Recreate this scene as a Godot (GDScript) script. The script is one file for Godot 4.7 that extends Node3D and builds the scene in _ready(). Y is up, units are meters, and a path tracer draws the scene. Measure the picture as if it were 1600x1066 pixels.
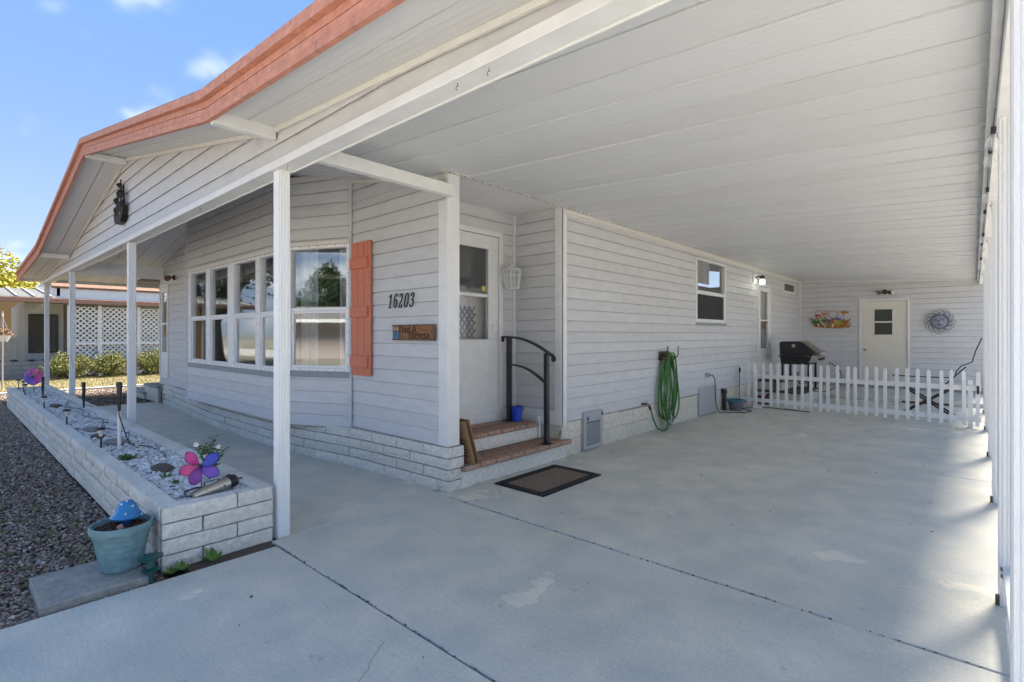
extends Node3D
# Positions are written as (a, b, z): a metres ahead into the carport, b metres to the house side, z up.

class MB:
	var v := PackedVector3Array()
	var n := PackedVector3Array()
	var c := PackedColorArray()
	var t := PackedVector2Array()
	var col := Color.WHITE
	var colored := false
	func tri(p0: Vector3, p1: Vector3, p2: Vector3) -> void:
		var m := (p1 - p0).cross(p2 - p0).normalized()
		tri_n(p0, p1, p2, m, m, m)
	func tri_n(p0: Vector3, p1: Vector3, p2: Vector3, n0: Vector3, n1: Vector3, n2: Vector3) -> void:
		v.append(p0); v.append(p2); v.append(p1)
		n.append(n0); n.append(n2); n.append(n1)
		if colored:
			c.append(col); c.append(col); c.append(col)
	func quad(p0: Vector3, p1: Vector3, p2: Vector3, p3: Vector3) -> void:
		tri(p0, p1, p2)
		tri(p0, p2, p3)
	func quad_uv(p0: Vector3, p1: Vector3, p2: Vector3, p3: Vector3) -> void:
		quad(p0, p1, p2, p3)
		for q in [Vector2(0, 1), Vector2(1, 0), Vector2(1, 1), Vector2(0, 1), Vector2(0, 0), Vector2(1, 0)]:
			t.append(q)
	func hexa(p: Array) -> void:  # p[0..3] bottom ring counter-clockwise seen from above, p[4..7] top ring
		quad(p[4], p[5], p[6], p[7])
		quad(p[3], p[2], p[1], p[0])
		for i in 4:
			var j := (i + 1) % 4
			quad(p[i], p[j], p[4 + j], p[4 + i])
	func box(lo: Vector3, hi: Vector3) -> void:
		obox((lo + hi) / 2, Basis(), (hi - lo).abs() / 2)
	func obox(at: Vector3, b: Basis, h: Vector3) -> void:
		var p := []
		for y in [-1, 1]:
			for q in [[-1, 1], [1, 1], [1, -1], [-1, -1]]:
				p.append(at + b * Vector3(q[0] * h.x, y * h.y, q[1] * h.z))
		hexa(p)
	func bev(lo: Vector3, hi: Vector3, r := 0.004) -> void:
		obev((lo + hi) / 2, Basis(), (hi - lo).abs() / 2, r)
	func obev(at: Vector3, b: Basis, h: Vector3, r := 0.004) -> void:
		r = minf(r, minf(h.x, minf(h.y, h.z)) * 0.6)
		var s := h - Vector3(r, r, r)
		for ax in 3:
			var u := (ax + 1) % 3
			var w := (ax + 2) % 3
			for sg in [-1.0, 1.0]:
				var q := []
				for k in [[-1, -1], [1, -1], [1, 1], [-1, 1]]:
					var e := Vector3()
					e[ax] = sg * h[ax]; e[u] = k[0] * s[u]; e[w] = k[1] * s[w]
					q.append(at + b * e)
				if sg > 0: quad(q[0], q[1], q[2], q[3])
				else: quad(q[3], q[2], q[1], q[0])
			for su in [-1.0, 1.0]:
				for sw in [-1.0, 1.0]:  # edge along ax
					var e0 := Vector3(); e0[ax] = -s[ax]; e0[u] = su * h[u]; e0[w] = sw * s[w]
					var e1 := e0; e1[ax] = s[ax]
					var f0 := Vector3(); f0[ax] = -s[ax]; f0[u] = su * s[u]; f0[w] = sw * h[w]
					var f1 := f0; f1[ax] = s[ax]
					if su * sw > 0: quad(at + b * e0, at + b * e1, at + b * f1, at + b * f0)
					else: quad(at + b * f0, at + b * f1, at + b * e1, at + b * e0)
		for sx in [-1.0, 1.0]:
			for sy in [-1.0, 1.0]:
				for sz in [-1.0, 1.0]:
					var px := at + b * Vector3(sx * h.x, sy * s.y, sz * s.z)
					var py := at + b * Vector3(sx * s.x, sy * h.y, sz * s.z)
					var pz := at + b * Vector3(sx * s.x, sy * s.y, sz * h.z)
					if sx * sy * sz > 0: tri(px, py, pz)
					else: tri(pz, py, px)
	func bar(p: Vector3, q: Vector3, w: float, d: float, up := Vector3.UP, r := 0.0) -> void:  # a straight bar, w wide across, d deep along up
		var y := (q - p).normalized()
		var x := y.cross(up).normalized()
		var z := x.cross(y).normalized()
		var b := Basis(x, y, z)
		if r > 0: obev((p + q) / 2, b, Vector3(w / 2, p.distance_to(q) / 2, d / 2), r)
		else: obox((p + q) / 2, b, Vector3(w / 2, p.distance_to(q) / 2, d / 2))
	func tube(pts: Array, rad, sides := 8, caps := true) -> void:
		var rings := []
		var norms := []
		var x := Vector3.ZERO
		for i in pts.size():
			var d: Vector3 = (pts[mini(i + 1, pts.size() - 1)] - pts[maxi(i - 1, 0)]).normalized()
			if x == Vector3.ZERO: x = d.cross(Vector3(0.13, 0.97, 0.21) if absf(d.y) < 0.9 else Vector3.RIGHT)
			x = (x - d * d.dot(x)).normalized()
			var y := d.cross(x)
			var ring := []
			var nn := []
			var r: float = rad[i] if rad is Array else rad
			for k in sides:
				var ang := TAU * k / sides
				var o := x * cos(ang) + y * sin(ang)
				ring.append(pts[i] + o * r)
				nn.append(o)
			rings.append(ring); norms.append(nn)
		for i in pts.size() - 1:
			for k in sides:
				var j := (k + 1) % sides
				# aligned frames keep the rings from twisting
				var a0: Vector3 = rings[i][k]; var a1: Vector3 = rings[i][j]
				var b0: Vector3 = rings[i + 1][k]; var b1: Vector3 = rings[i + 1][j]
				tri_n(a0, a1, b1, norms[i][k], norms[i][j], norms[i + 1][j])
				tri_n(a0, b1, b0, norms[i][k], norms[i + 1][j], norms[i + 1][k])
		if caps:
			for k in range(1, sides - 1):
				tri(rings[0][0], rings[0][k + 1], rings[0][k])
				tri(rings[-1][0], rings[-1][k], rings[-1][k + 1])
	func lathe(at: Vector3, prof: Array, segs := 20, b := Basis(), oval := 1.0) -> void:  # prof: Vector2(radius, height), bottom to top for an outside
		for i in prof.size() - 1:
			var p: Vector2 = prof[i]
			var q: Vector2 = prof[i + 1]
			var sl := Vector2(q.y - p.y, -(q.x - p.x)).normalized()
			for k in segs:
				var a0 := TAU * k / segs
				var a1 := TAU * (k + 1) / segs
				var d0 := Vector3(cos(a0), 0, -sin(a0) * oval)
				var d1 := Vector3(cos(a1), 0, -sin(a1) * oval)
				var up := Vector3.UP
				var n0 := b * (d0 * sl.x + up * sl.y)
				var n1 := b * (d1 * sl.x + up * sl.y)
				var p0 := at + b * (d0 * p.x + up * p.y)
				var p1 := at + b * (d1 * p.x + up * p.y)
				var q0 := at + b * (d0 * q.x + up * q.y)
				var q1 := at + b * (d1 * q.x + up * q.y)
				if p.x > 1e-5: tri_n(p0, p1, q1, n0, n1, n1)
				if q.x > 1e-5: tri_n(p0, q1, q0, n0, n1, n0)
	func prism(poly: PackedVector2Array, o: Vector3, x: Vector3, y: Vector3, depth: float) -> void:  # poly in plane (x, y), pushed along x cross y
		var zz := x.cross(y).normalized() * depth
		var ix := Geometry2D.triangulate_polygon(poly)
		var ccw := not Geometry2D.is_polygon_clockwise(poly)
		for i in range(0, ix.size(), 3):
			var a := poly[ix[i]]; var b := poly[ix[i + 1]]; var d := poly[ix[i + 2]]
			if (b - a).cross(d - a) < 0:
				var sw := b
				b = d
				d = sw
			tri(o + x * a.x + y * a.y + zz, o + x * b.x + y * b.y + zz, o + x * d.x + y * d.y + zz)
			tri(o + x * a.x + y * a.y, o + x * d.x + y * d.y, o + x * b.x + y * b.y)
		for i in poly.size():
			var a := poly[i]; var b := poly[(i + 1) % poly.size()]
			if not ccw:
				var sw := a
				a = b
				b = sw
			var pa := o + x * a.x + y * a.y
			var pb := o + x * b.x + y * b.y
			quad(pa, pb, pb + zz, pa + zz)
	func blob(at: Vector3, r: Vector3, seed_: int, rough := 0.2, rings := 5, segs := 8) -> void:
		var rng := RandomNumberGenerator.new()
		rng.seed = seed_
		var g := []
		for i in rings + 1:
			var row := []
			for k in segs:
				var th := PI * i / rings
				var ph := TAU * k / segs
				var d := Vector3(sin(th) * cos(ph), cos(th), sin(th) * sin(ph))
				row.append(at + d * r * (1.0 + (rng.randf() - 0.5) * 2.0 * rough * (1.0 if i > 0 and i < rings else 0.0)))
			g.append(row)
		for i in rings:
			for k in segs:
				var j := (k + 1) % segs
				quad(g[i][k], g[i][j], g[i + 1][j], g[i + 1][k])
	func mesh() -> ArrayMesh:
		var a := []
		a.resize(Mesh.ARRAY_MAX)
		a[Mesh.ARRAY_VERTEX] = v
		a[Mesh.ARRAY_NORMAL] = n
		if colored: a[Mesh.ARRAY_COLOR] = c
		if t.size() == v.size() and t.size() > 0: a[Mesh.ARRAY_TEX_UV] = t
		var m := ArrayMesh.new()
		m.add_surface_from_arrays(Mesh.PRIMITIVE_TRIANGLES, a)
		return m

var names := {}
var glob := {}
var mats := {}
var rng := RandomNumberGenerator.new()

func P(a: float, b: float, z: float) -> Vector3:
	return Vector3(-b, z, -a)

func numbered(s: String) -> String:
	var k: int = names.get(s, 0)
	names[s] = k + 1
	return s if k == 0 else "%s_%03d" % [s, k]

func tag(o: Node, label: String, category: String, group := "") -> void:
	o.set_meta("label", label)
	o.set_meta("category", category)
	if group: o.set_meta("group", group)

func thing(called: String, label: String, category: String, at := Vector3.ZERO, group := "") -> Node3D:
	var o := Node3D.new()
	o.name = numbered(called)
	add_child(o)
	o.position = at
	glob[o] = at
	tag(o, label, category, group)
	return o

func setting(called: String, at := Vector3.ZERO) -> Node3D:
	var o := Node3D.new()
	o.name = numbered(called)
	add_child(o)
	o.position = at
	glob[o] = at
	o.set_meta("kind", "structure")
	return o

# A mesh built in world coordinates, hung under its thing or part.
func obj(called: String, m, mat: Material, parent: Node = self) -> MeshInstance3D:
	var o := MeshInstance3D.new()
	o.mesh = m.mesh() if m is MB else m
	o.material_override = mat
	if parent == self:
		o.name = numbered(called)
		add_child(o)
		glob[o] = Vector3.ZERO
	else:
		o.name = called
		parent.add_child(o, true)
		var g: Vector3 = glob.get(parent, Vector3.ZERO)
		o.position = -g
		glob[o] = Vector3.ZERO
	return o

# The same shape set down at a place, sharing its mesh.
func put(called: String, m: Mesh, mat: Material, x: Transform3D, parent: Node) -> MeshInstance3D:
	var o := MeshInstance3D.new()
	o.mesh = m
	o.material_override = mat
	o.name = called
	parent.add_child(o, true)
	var g: Vector3 = glob.get(parent, Vector3.ZERO)
	x.origin -= g
	o.transform = x
	glob[o] = x.origin + g
	return o

func copy(o: Node3D, at: Vector3, label := "", turn := 0.0) -> Node3D:
	var r: Node3D = o.duplicate()
	r.name = numbered(o.get_meta("stem"))
	add_child(r)
	r.position = at
	r.rotation.y += turn
	if label: r.set_meta("label", label)
	return r

func noise_img(size: int, freq: float, oct: int, sd: int, kind := FastNoiseLite.TYPE_SIMPLEX_SMOOTH) -> PackedByteArray:
	var f := FastNoiseLite.new()
	f.seed = sd
	f.frequency = freq
	f.noise_type = kind
	f.fractal_octaves = oct
	var im := f.get_seamless_image(size, size)
	im.convert(Image.FORMAT_L8)
	return im.get_data()

func tex_of(data: PackedByteArray, w: int, h: int, fmt := Image.FORMAT_RGB8) -> ImageTexture:
	return ImageTexture.create_from_image(Image.create_from_data(w, h, false, fmt, data))

# grey texture whose values run lo..hi
func grey(size: int, freq: float, oct: int, sd: int, lo: float, hi: float, kind := FastNoiseLite.TYPE_SIMPLEX_SMOOTH, fine := 0.0) -> ImageTexture:
	var d := noise_img(size, freq, oct, sd, kind)
	var r := RandomNumberGenerator.new()
	r.seed = sd
	for i in d.size():
		d[i] = int(clampf(lerpf(lo, hi, d[i] / 255.0) + (r.randf() - 0.5) * fine, 0, 1) * 255)
	return tex_of(d, size, size, Image.FORMAT_L8)

func lin(r: float, g: float, b: float) -> Color:
	return Color(r, g, b).linear_to_srgb()

func M(key: String, c := Color(1, 1, 1), rough := 0.6, o := {}) -> StandardMaterial3D:
	if mats.has(key): return mats[key]
	var m := StandardMaterial3D.new()
	m.resource_name = key
	m.albedo_color = c.linear_to_srgb()
	m.albedo_color.a = c.a
	m.roughness = rough
	m.metallic = o.get("metal", 0.0)
	m.metallic_specular = o.get("spec", 0.5)
	if o.has("tex"):
		m.albedo_texture = o.tex
		m.uv1_triplanar = true
		m.uv1_world_triplanar = o.get("world", true)
		var s = o.get("scale", 1.0)
		m.uv1_scale = s if s is Vector3 else Vector3(s, s, s)
		m.uv1_triplanar_sharpness = 8.0
	if o.has("bump"):
		m.heightmap_enabled = true
		m.heightmap_texture = o.bump
		m.heightmap_scale = o.get("depth", 0.3)
		if not o.has("tex"):
			m.uv1_triplanar = true
			m.uv1_world_triplanar = o.get("world", true)
			var s2 = o.get("scale", 1.0)
			m.uv1_scale = s2 if s2 is Vector3 else Vector3(s2, s2, s2)
	if o.get("vc", false): m.vertex_color_use_as_albedo = true
	if o.has("back"):
		m.backlight_enabled = true
		m.backlight = o.back
	if o.has("coat"):
		m.clearcoat_enabled = true
		m.clearcoat = o.coat
		m.clearcoat_roughness = 0.1
	if c.a < 1.0: m.transparency = BaseMaterial3D.TRANSPARENCY_ALPHA
	mats[key] = m
	return m

# underside of the roof over the front, by distance b from the camera line
func zr(b: float) -> float:
	if b <= 3.7: return 2.85 - 0.055 * (3.7 - b)
	if b <= 7.95: return 2.85 + (b - 3.7) * 0.1812
	if b <= 12.2: return 2.85 + (12.2 - b) * 0.1812
	return 2.85 - 0.055 * (b - 12.2)

func sky_image() -> Image:
	var w := 1024
	var h := 512
	var im := Image.create(w, h, false, Image.FORMAT_RGBF)
	var f := FastNoiseLite.new()
	f.seed = 51
	f.frequency = 0.55
	f.fractal_octaves = 7
	f.fractal_gain = 0.58
	f.noise_type = FastNoiseLite.TYPE_SIMPLEX_SMOOTH
	var g := FastNoiseLite.new()
	g.seed = 54
	g.frequency = 0.22
	for y in h:
		var th := PI * (y + 0.5) / h
		var up := cos(th)
		for x in w:
			if up < -0.05:
				im.set_pixel(x, y, Color(0.2, 0.2, 0.18))
				continue
			var ph := ((x + 0.5) / w - 0.5) * TAU
			var d := Vector3(sin(ph) * sin(th), up, -cos(ph) * sin(th))
			var e := maxf(up, 0.0)
			var k := pow(1.0 - e, 5.0)
			var c := Color(0.053, 0.102, 0.200).lerp(Color(0.19, 0.225, 0.27), k)
			var q := d / (e + 0.16)
			var n := f.get_noise_3d(q.x * 2.2, q.z * 3.4, 15.1) * 0.5 + 0.5 + g.get_noise_2d(q.x, q.z) * 0.20
			var dens := smoothstep(0.60 - 0.17 * k, 0.88 - 0.17 * k, n)
			c = c.lerp(Color(0.50, 0.485, 0.465), dens * (0.62 + 0.3 * k))
			im.set_pixel(x, y, c)
	return im

func environment() -> void:
	var cam := Camera3D.new()
	cam.name = "camera"
	add_child(cam)
	cam.position = Vector3(0, 1.4, 0)
	cam.rotation = Vector3(0, atan2(722.0, 804.0), 0)
	cam.projection = Camera3D.PROJECTION_FRUSTUM
	cam.near = 0.1
	cam.far = 400.0
	cam.size = 0.1 * 1066.0 / 804.0
	cam.frustum_offset = Vector2(0, -0.1 * 10.0 / 804.0)
	cam.current = true
	var e := Environment.new()
	e.background_mode = Environment.BG_SKY
	var sm := PanoramaSkyMaterial.new()
	sm.panorama = ImageTexture.create_from_image(sky_image())
	sm.energy_multiplier = 1.0
	var sk := Sky.new()
	sk.sky_material = sm
	e.sky = sk
	e.tonemap_mode = Environment.TONE_MAPPER_LINEAR
	e.tonemap_exposure = 4.9
	e.sdfgi_enabled = true
	e.ssao_enabled = true
	e.ssil_enabled = true
	var we := WorldEnvironment.new()
	we.name = "world_environment"
	we.environment = e
	add_child(we)
	var sun := DirectionalLight3D.new()
	sun.name = "sun"
	sun.light_energy = 1.5
	sun.light_color = Color(1.0, 0.96, 0.90)
	sun.light_angular_distance = 28.0
	sun.shadow_enabled = true
	add_child(sun)
	sun.look_at_from_position(Vector3(-0.04, 0.85, -0.53), Vector3.ZERO)  # hazy sun high behind the carport's open side

func concrete_tex(sd: int, size: int, base: Color, spread: float) -> ImageTexture:
	var k0 := 1024.0 / size
	var fine := noise_img(size, 0.12, 3, sd)
	var mid := noise_img(size, 0.013 * k0, 5, sd + 1)
	var big := noise_img(size, 0.004 * k0, 4, sd + 2)
	var patch := noise_img(size, 0.0055 * k0, 5, sd + 3)
	var spots := noise_img(size, 0.03 * k0, 3, sd + 4)
	var r := RandomNumberGenerator.new()
	r.seed = sd
	var out := PackedByteArray()
	out.resize(size * size * 3)
	for y in size:
		var row := y * size
		for x in size:
			var i := row + x
			var m := (mid[i] - 128) / 128.0
			var broom := (fine[((y * 3) % size) * size + (x / 10)] - 128) / 128.0   # long thin marks of the trowel and broom
			var k := 1.0 + spread * ((fine[i] - 128) * 0.00028 + m * 0.05 + (big[i] - 128) * 0.00028 + broom * 0.032) + (r.randf() - 0.5) * 0.10
			var p := smoothstep(0.865, 0.885, patch[i] / 255.0 + m * 0.03) * 0.07 * spread    # worn paint with a crisp edge
			var dk := smoothstep(0.84, 0.95, spots[i] / 255.0) * 0.12 * spread                   # damp looking stains
			k += p - dk
			if r.randf() < 0.0006: k *= 0.62
			var warm := m * 0.018 * spread + p * 0.25
			out[i * 3] = int(clampf(base.r * k * (1.0 + warm), 0, 1) * 255)
			out[i * 3 + 1] = int(clampf(base.g * k, 0, 1) * 255)
			out[i * 3 + 2] = int(clampf(base.b * k * (1.0 - warm), 0, 1) * 255)
	return tex_of(out, size, size)

func slab(parent: Node, mat: Material, a0: float, a1: float, b0: float, b1: float, top := 0.0, thick := 0.12) -> void:
	var m := MB.new()
	m.bev(P(a1, b1, top - thick), P(a0, b0, top), 0.006)
	obj("concrete_slab", m, mat, parent)

func ground() -> void:
	var fine := grey(512, 0.06, 4, 21, 0.55, 1.0, FastNoiseLite.TYPE_SIMPLEX_SMOOTH, 0.1)
	var bump := grey(512, 0.12, 3, 22, 0.0, 1.0)
	var gm := M("lawn_soil", Color(0.36, 0.33, 0.26), 0.95, {"tex": fine, "scale": 0.5, "bump": bump, "depth": 3.0})
	var g := MB.new()
	g.quad(Vector3(-150, -0.10, 150), Vector3(150, -0.10, 150), Vector3(150, -0.10, -150), Vector3(-150, -0.10, -150))
	var go := obj("ground", g, gm)
	go.set_meta("kind", "structure")
	var ct := concrete_tex(31, 2048, Color(0.79, 0.78, 0.735), 1.0)
	var cb := grey(512, 0.16, 3, 35, 0.0, 1.0, FastNoiseLite.TYPE_SIMPLEX_SMOOTH, 0.2)
	var cm := M("painted_concrete", Color(1, 1, 1), 0.62, {"tex": ct, "scale": 0.17, "bump": cb, "depth": 0.10, "spec": 0.4})
	var d := setting("driveway")
	slab(d, cm, -9.0, 1.496, -0.35, 3.44)
	slab(d, cm, 1.504, 2.926, -0.35, 3.545)
	slab(d, cm, 2.934, 6.666, -0.35, 3.62)
	slab(d, cm, 6.675, 10.75, -0.35, 3.62)
	slab(d, cm, 10.76, 15.6, -0.35, 3.62)
	var f := setting("porch_floor")
	slab(f, cm, 1.552, 3.3, 3.556, 7.9)
	slab(f, cm, 1.552, 3.3, 7.911, 12.7)
	# the dirt that lies in the joints
	var dirt := M("joint_dirt", Color(0.10, 0.07, 0.05), 0.95)
	var jd := MB.new()
	jd.box(P(3.0, 3.7, -0.05), P(1.0, -0.3, -0.010))
	obj("joint_filler", jd, dirt, d)
	var rim := M("joint_edge", Color(0.50, 0.50, 0.49), 0.9)
	for jj in [[1.506, 3.50, -0.3, 3], [2.936, 3.5, -0.3, 4]]:
		rng.seed = jj[3]
		var e := MB.new()
		var b: float = jj[2]
		while b < jj[1]:
			var l := rng.randf_range(0.05, 0.22)
			if rng.randf() < 0.8:
				var w := rng.randf_range(0.004, 0.011)
				e.bev(P(jj[0] + w, minf(b + l, jj[1]), -0.02), P(jj[0] - 0.002, b, 0.0035), 0.002)
			b += l
		obj("worn_edge", e, rim, d).set_meta("kind", "stuff")
	# crumbs of leaf and dirt in the joints
	var cr := MB.new()
	rng.seed = 6
	for i in 150:
		var jn: float = [1.5, 2.931][i % 2]
		var b := rng.randf_range(-0.25, 3.4)
		cr.blob(P(jn + rng.randf_range(-0.004, 0.004), b, 0.001), Vector3(rng.randf_range(0.004, 0.011), rng.randf_range(0.002, 0.0045), rng.randf_range(0.002, 0.0045)), i, 0.3, 3, 5)
	obj("joint_litter", cr, M("leaf_litter", Color(0.13, 0.065, 0.035), 0.9), d).set_meta("kind", "stuff")
	# bits of leaf and grit blown over the floor
	var lt := MB.new()
	rng.seed = 61
	for i in 90:
		var far := rng.randf() < 0.6
		var la := rng.randf_range(8.8, 10.6) if far else rng.randf_range(0.9, 8.0)
		lt.blob(P(la, rng.randf_range(0.1, 3.35), 0.002), Vector3(rng.randf_range(0.004, 0.016), 0.0025, rng.randf_range(0.003, 0.009)), i, 0.35, 3, 5)
	obj("floor_litter", lt, M("leaf_litter"), d).set_meta("kind", "stuff")
	# hairline cracks running off the joints
	for q in [[1.36, 2.0, 0.9, 1.35, 7]]:
		rng.seed = q[4]
		var ck := MB.new()
		var p := Vector2(q[0], q[1])
		var w := 0.0011
		for i in 26:
			var nx := p + Vector2(-q[3] + rng.randf_range(-0.7, 0.7), -q[2] + rng.randf_range(-0.7, 0.7)).normalized() * 0.04
			var sd := Vector2(-(nx - p).y, (nx - p).x).normalized() * w
			ck.quad(P(p.x - sd.x, p.y - sd.y, 0.0006), P(p.x + sd.x, p.y + sd.y, 0.0006), P(nx.x + sd.x, nx.y + sd.y, 0.0006), P(nx.x - sd.x, nx.y - sd.y, 0.0006))
			p = nx
		obj("hairline_crack", ck, dirt, d)
	# unseen pale strip added to bounce light into the carport; street in front
	var pale := M("pale_concrete", Color(0.44, 0.435, 0.42), 0.85, {"tex": grey(512, 0.02, 4, 38, 0.85, 1.0, FastNoiseLite.TYPE_SIMPLEX_SMOOTH, 0.06), "scale": 0.3})
	var nd := MB.new()
	nd.box(P(30.0, -0.9, -0.10), P(-6.5, -5.5, -0.05))
	obj("bounce_strip", nd, pale).set_meta("kind", "structure")
	var stt := MB.new()
	stt.box(P(-9.2, 60.0, -0.12), P(-16.0, -40.0, -0.07))
	obj("street", stt, M("street_asphalt", Color(0.36, 0.35, 0.33), 0.9)).set_meta("kind", "structure")
	# bed of brown landscape gravel in front of the planter
	var bed := MB.new()
	bed.box(P(0.90, 17.0, -0.09), P(-6.0, 3.445, -0.035))
	bed.box(P(7.0, 17.0, -0.09), P(0.90, 12.72, -0.035))
	obj("gravel_bed", bed, M("bed_soil", Color(0.11, 0.085, 0.07), 0.95, {"tex": fine, "scale": 1.0})).set_meta("kind", "structure")

func stone_mesh(sd: int, flat: float) -> ArrayMesh:
	var m := MB.new()
	m.blob(Vector3.ZERO, Vector3(0.5, 0.5 * flat, 0.42), sd, 0.22, 4, 6)
	return m.mesh()

# scatter(points with size) as a MultiMesh of stones
func scatter(called: String, parent: Node, mat: Material, mesh: Mesh, spots: Array, cols: Array) -> MultiMeshInstance3D:
	var mm := MultiMesh.new()
	mm.transform_format = MultiMesh.TRANSFORM_3D
	mm.use_colors = true
	mm.mesh = mesh
	mm.instance_count = spots.size()
	for i in spots.size():
		mm.set_instance_transform(i, spots[i])
		mm.set_instance_color(i, cols[i])
	var o := MultiMeshInstance3D.new()
	o.multimesh = mm
	o.material_override = mat
	o.name = numbered(called) if parent == self else called
	parent.add_child(o, true)
	if parent != self: o.position = -glob.get(parent, Vector3.ZERO)
	o.set_meta("kind", "stuff")
	return o

func gravel() -> void:
	var mat := M("gravel_stone", Color(1, 1, 1), 0.85, {"vc": true})
	rng.seed = 77
	for kind in 2:
		var spots := []
		var cols := []
		var count: int = [26000, 7000][kind]
		for i in count:
			var b := 3.46 + pow(rng.randf(), 1.5) * 11.5
			var a := rng.randf_range(maxf(-0.6, 0.05 * b - 0.35), 0.875)
			if kind == 1:
				b = rng.randf_range(12.75, 17.0)
				a = rng.randf_range(0.95 if b < 14.15 else 0.3, 4.6)
				if b < 14.15 and a < 1.54: a += 0.7
			var s := rng.randf_range(0.012, 0.028) * (1.0 + maxf(0.0, b - 6.0) * 0.07)
			var bs := Basis.from_euler(Vector3(rng.randf_range(-0.7, 0.7), rng.randf() * TAU, rng.randf_range(-0.7, 0.7))).scaled(Vector3(s, s, s))
			spots.append(Transform3D(bs, P(a, b, -0.032 + rng.randf() * 0.020)))
			var k := rng.randf_range(0.75, 1.9)
			var pick := rng.randf()
			var c := Color(0.215, 0.16, 0.115)
			if pick < 0.18: c = Color(0.20, 0.125, 0.10)
			elif pick < 0.5: c = Color(0.165, 0.14, 0.12)
			elif pick < 0.62: c = Color(0.27, 0.20, 0.155)
			elif pick < 0.70: c = Color(0.33, 0.29, 0.26)
			cols.append(Color(c.r * k, c.g * k, c.b * k))
		var o := scatter("gravel", self, mat, stone_mesh(kind + 3, 0.6), spots, cols)
		tag(o, ["brown and grey landscape gravel lying along the white block planter", "brown gravel strip between the planter and the lawn edging"][kind], "gravel")

var SIDING: StandardMaterial3D
var WHITE: StandardMaterial3D
var TRIM: StandardMaterial3D
var ALU: StandardMaterial3D
var FILM: StandardMaterial3D
var GLASS: StandardMaterial3D
var GREYM: StandardMaterial3D
var BLOCK: StandardMaterial3D
var CREAM: StandardMaterial3D
var JOINT: StandardMaterial3D
var PANEL: StandardMaterial3D
var TERRA: StandardMaterial3D
var DARK: StandardMaterial3D

func rib_tex() -> ImageTexture:
	var d := PackedByteArray()
	d.resize(8 * 256)
	for y in 256:
		var u := fmod(y / 256.0 * 7.0, 1.0)
		var v := 0.5 + 0.5 * cos(u * TAU)
		for x in 8: d[y * 8 + x] = int(pow(v, 3.0) * 255)
	return tex_of(d, 8, 256, Image.FORMAT_L8)

func streak_tex() -> ImageTexture:  # weathered paint with dark runs from the top edge
	var a := noise_img(512, 0.03, 4, 61)
	var b := noise_img(512, 0.012, 3, 62)
	var out := PackedByteArray()
	out.resize(512 * 512 * 3)
	var r := RandomNumberGenerator.new()
	r.seed = 5
	for y in 512:
		for x in 512:
			var i := y * 512 + x
			var s := a[((y / 128) * 128) * 512 + x] / 255.0
			var k := 0.9 + (b[i] / 255.0 - 0.5) * 0.16 + (r.randf() - 0.5) * 0.06 - smoothstep(0.66, 0.95, s) * 0.13
			var pale := smoothstep(0.66, 0.9, a[i] / 255.0) * 0.15
			out[i * 3] = int(clampf(k + pale * 0.5, 0, 1) * 255)
			out[i * 3 + 1] = int(clampf(k + pale, 0, 1) * 255)
			out[i * 3 + 2] = int(clampf(k + pale, 0, 1) * 255)
	return tex_of(out, 512, 512)

func materials() -> void:
	var soft := grey(512, 0.012, 4, 41, 0.955, 1.0, FastNoiseLite.TYPE_SIMPLEX_SMOOTH, 0.008)
	var rough := grey(512, 0.05, 5, 42, 0.0, 1.0, FastNoiseLite.TYPE_SIMPLEX_SMOOTH, 0.15)
	var blotch := grey(512, 0.02, 5, 43, 0.88, 1.0, FastNoiseLite.TYPE_SIMPLEX_SMOOTH, 0.08)
	var grain := grey(512, 0.09, 3, 44, 0.0, 1.0, FastNoiseLite.TYPE_SIMPLEX_SMOOTH, 0.3)
	SIDING = M("vinyl_siding", Color(0.625, 0.63, 0.64), 0.55, {"tex": soft, "scale": Vector3(0.5, 1.4, 0.5), "bump": grain, "depth": 0.015, "spec": 0.35})
	WHITE = M("white_paint", Color(0.77, 0.77, 0.76), 0.45, {"tex": soft, "scale": 0.8})
	TRIM = M("cream_trim", Color(0.72, 0.70, 0.65), 0.5, {"tex": soft, "scale": 1.2})
	ALU = M("white_aluminium", Color(0.79, 0.79, 0.785), 0.4)
	GLASS = M("window_glass", Color(0.88, 0.93, 0.95, 0.03), 0.0, {"spec": 0.5})
	FILM = M("window_film", Color(0.84, 0.90, 0.93, 0.17), 0.02, {"metal": 1.0})  # sun film: a partial mirror
	FILM.albedo_texture = tex_of(PackedByteArray([255, 255, 255, 255]), 1, 1, Image.FORMAT_RGBA8)
	GREYM = M("grey_sill", Color(0.27, 0.31, 0.34), 0.55, {"tex": soft, "scale": 1.0})
	BLOCK = M("split_block", Color(0.82, 0.785, 0.705), 0.9, {"tex": blotch, "scale": 1.7, "bump": rough, "depth": 0.7})
	CREAM = M("cream_block", Color(0.74, 0.69, 0.58), 0.9, {"tex": blotch, "scale": 1.3, "bump": rough, "depth": 0.6})
	JOINT = M("mortar", Color(0.16, 0.15, 0.14), 0.95)
	PANEL = M("ceiling_panel", Color(0.64, 0.645, 0.65), 0.5, {"scale": Vector3(0.6, 0.6, 3.28), "bump": rib_tex(), "depth": 0.07, "spec": 0.35})
	TERRA = M("terracotta_fascia", Color(0.655, 0.29, 0.20), 0.7, {"tex": streak_tex(), "scale": Vector3(1.2, 2.0, 1.2)})
	DARK = M("black_metal", Color(0.02, 0.02, 0.022), 0.4, {"spec": 0.5})
	M("interior_wall", Color(0.32, 0.30, 0.26), 0.9)
	M("roof_shingle", Color(0.16, 0.15, 0.14), 0.95, {"tex": blotch, "scale": 2.0})

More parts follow.
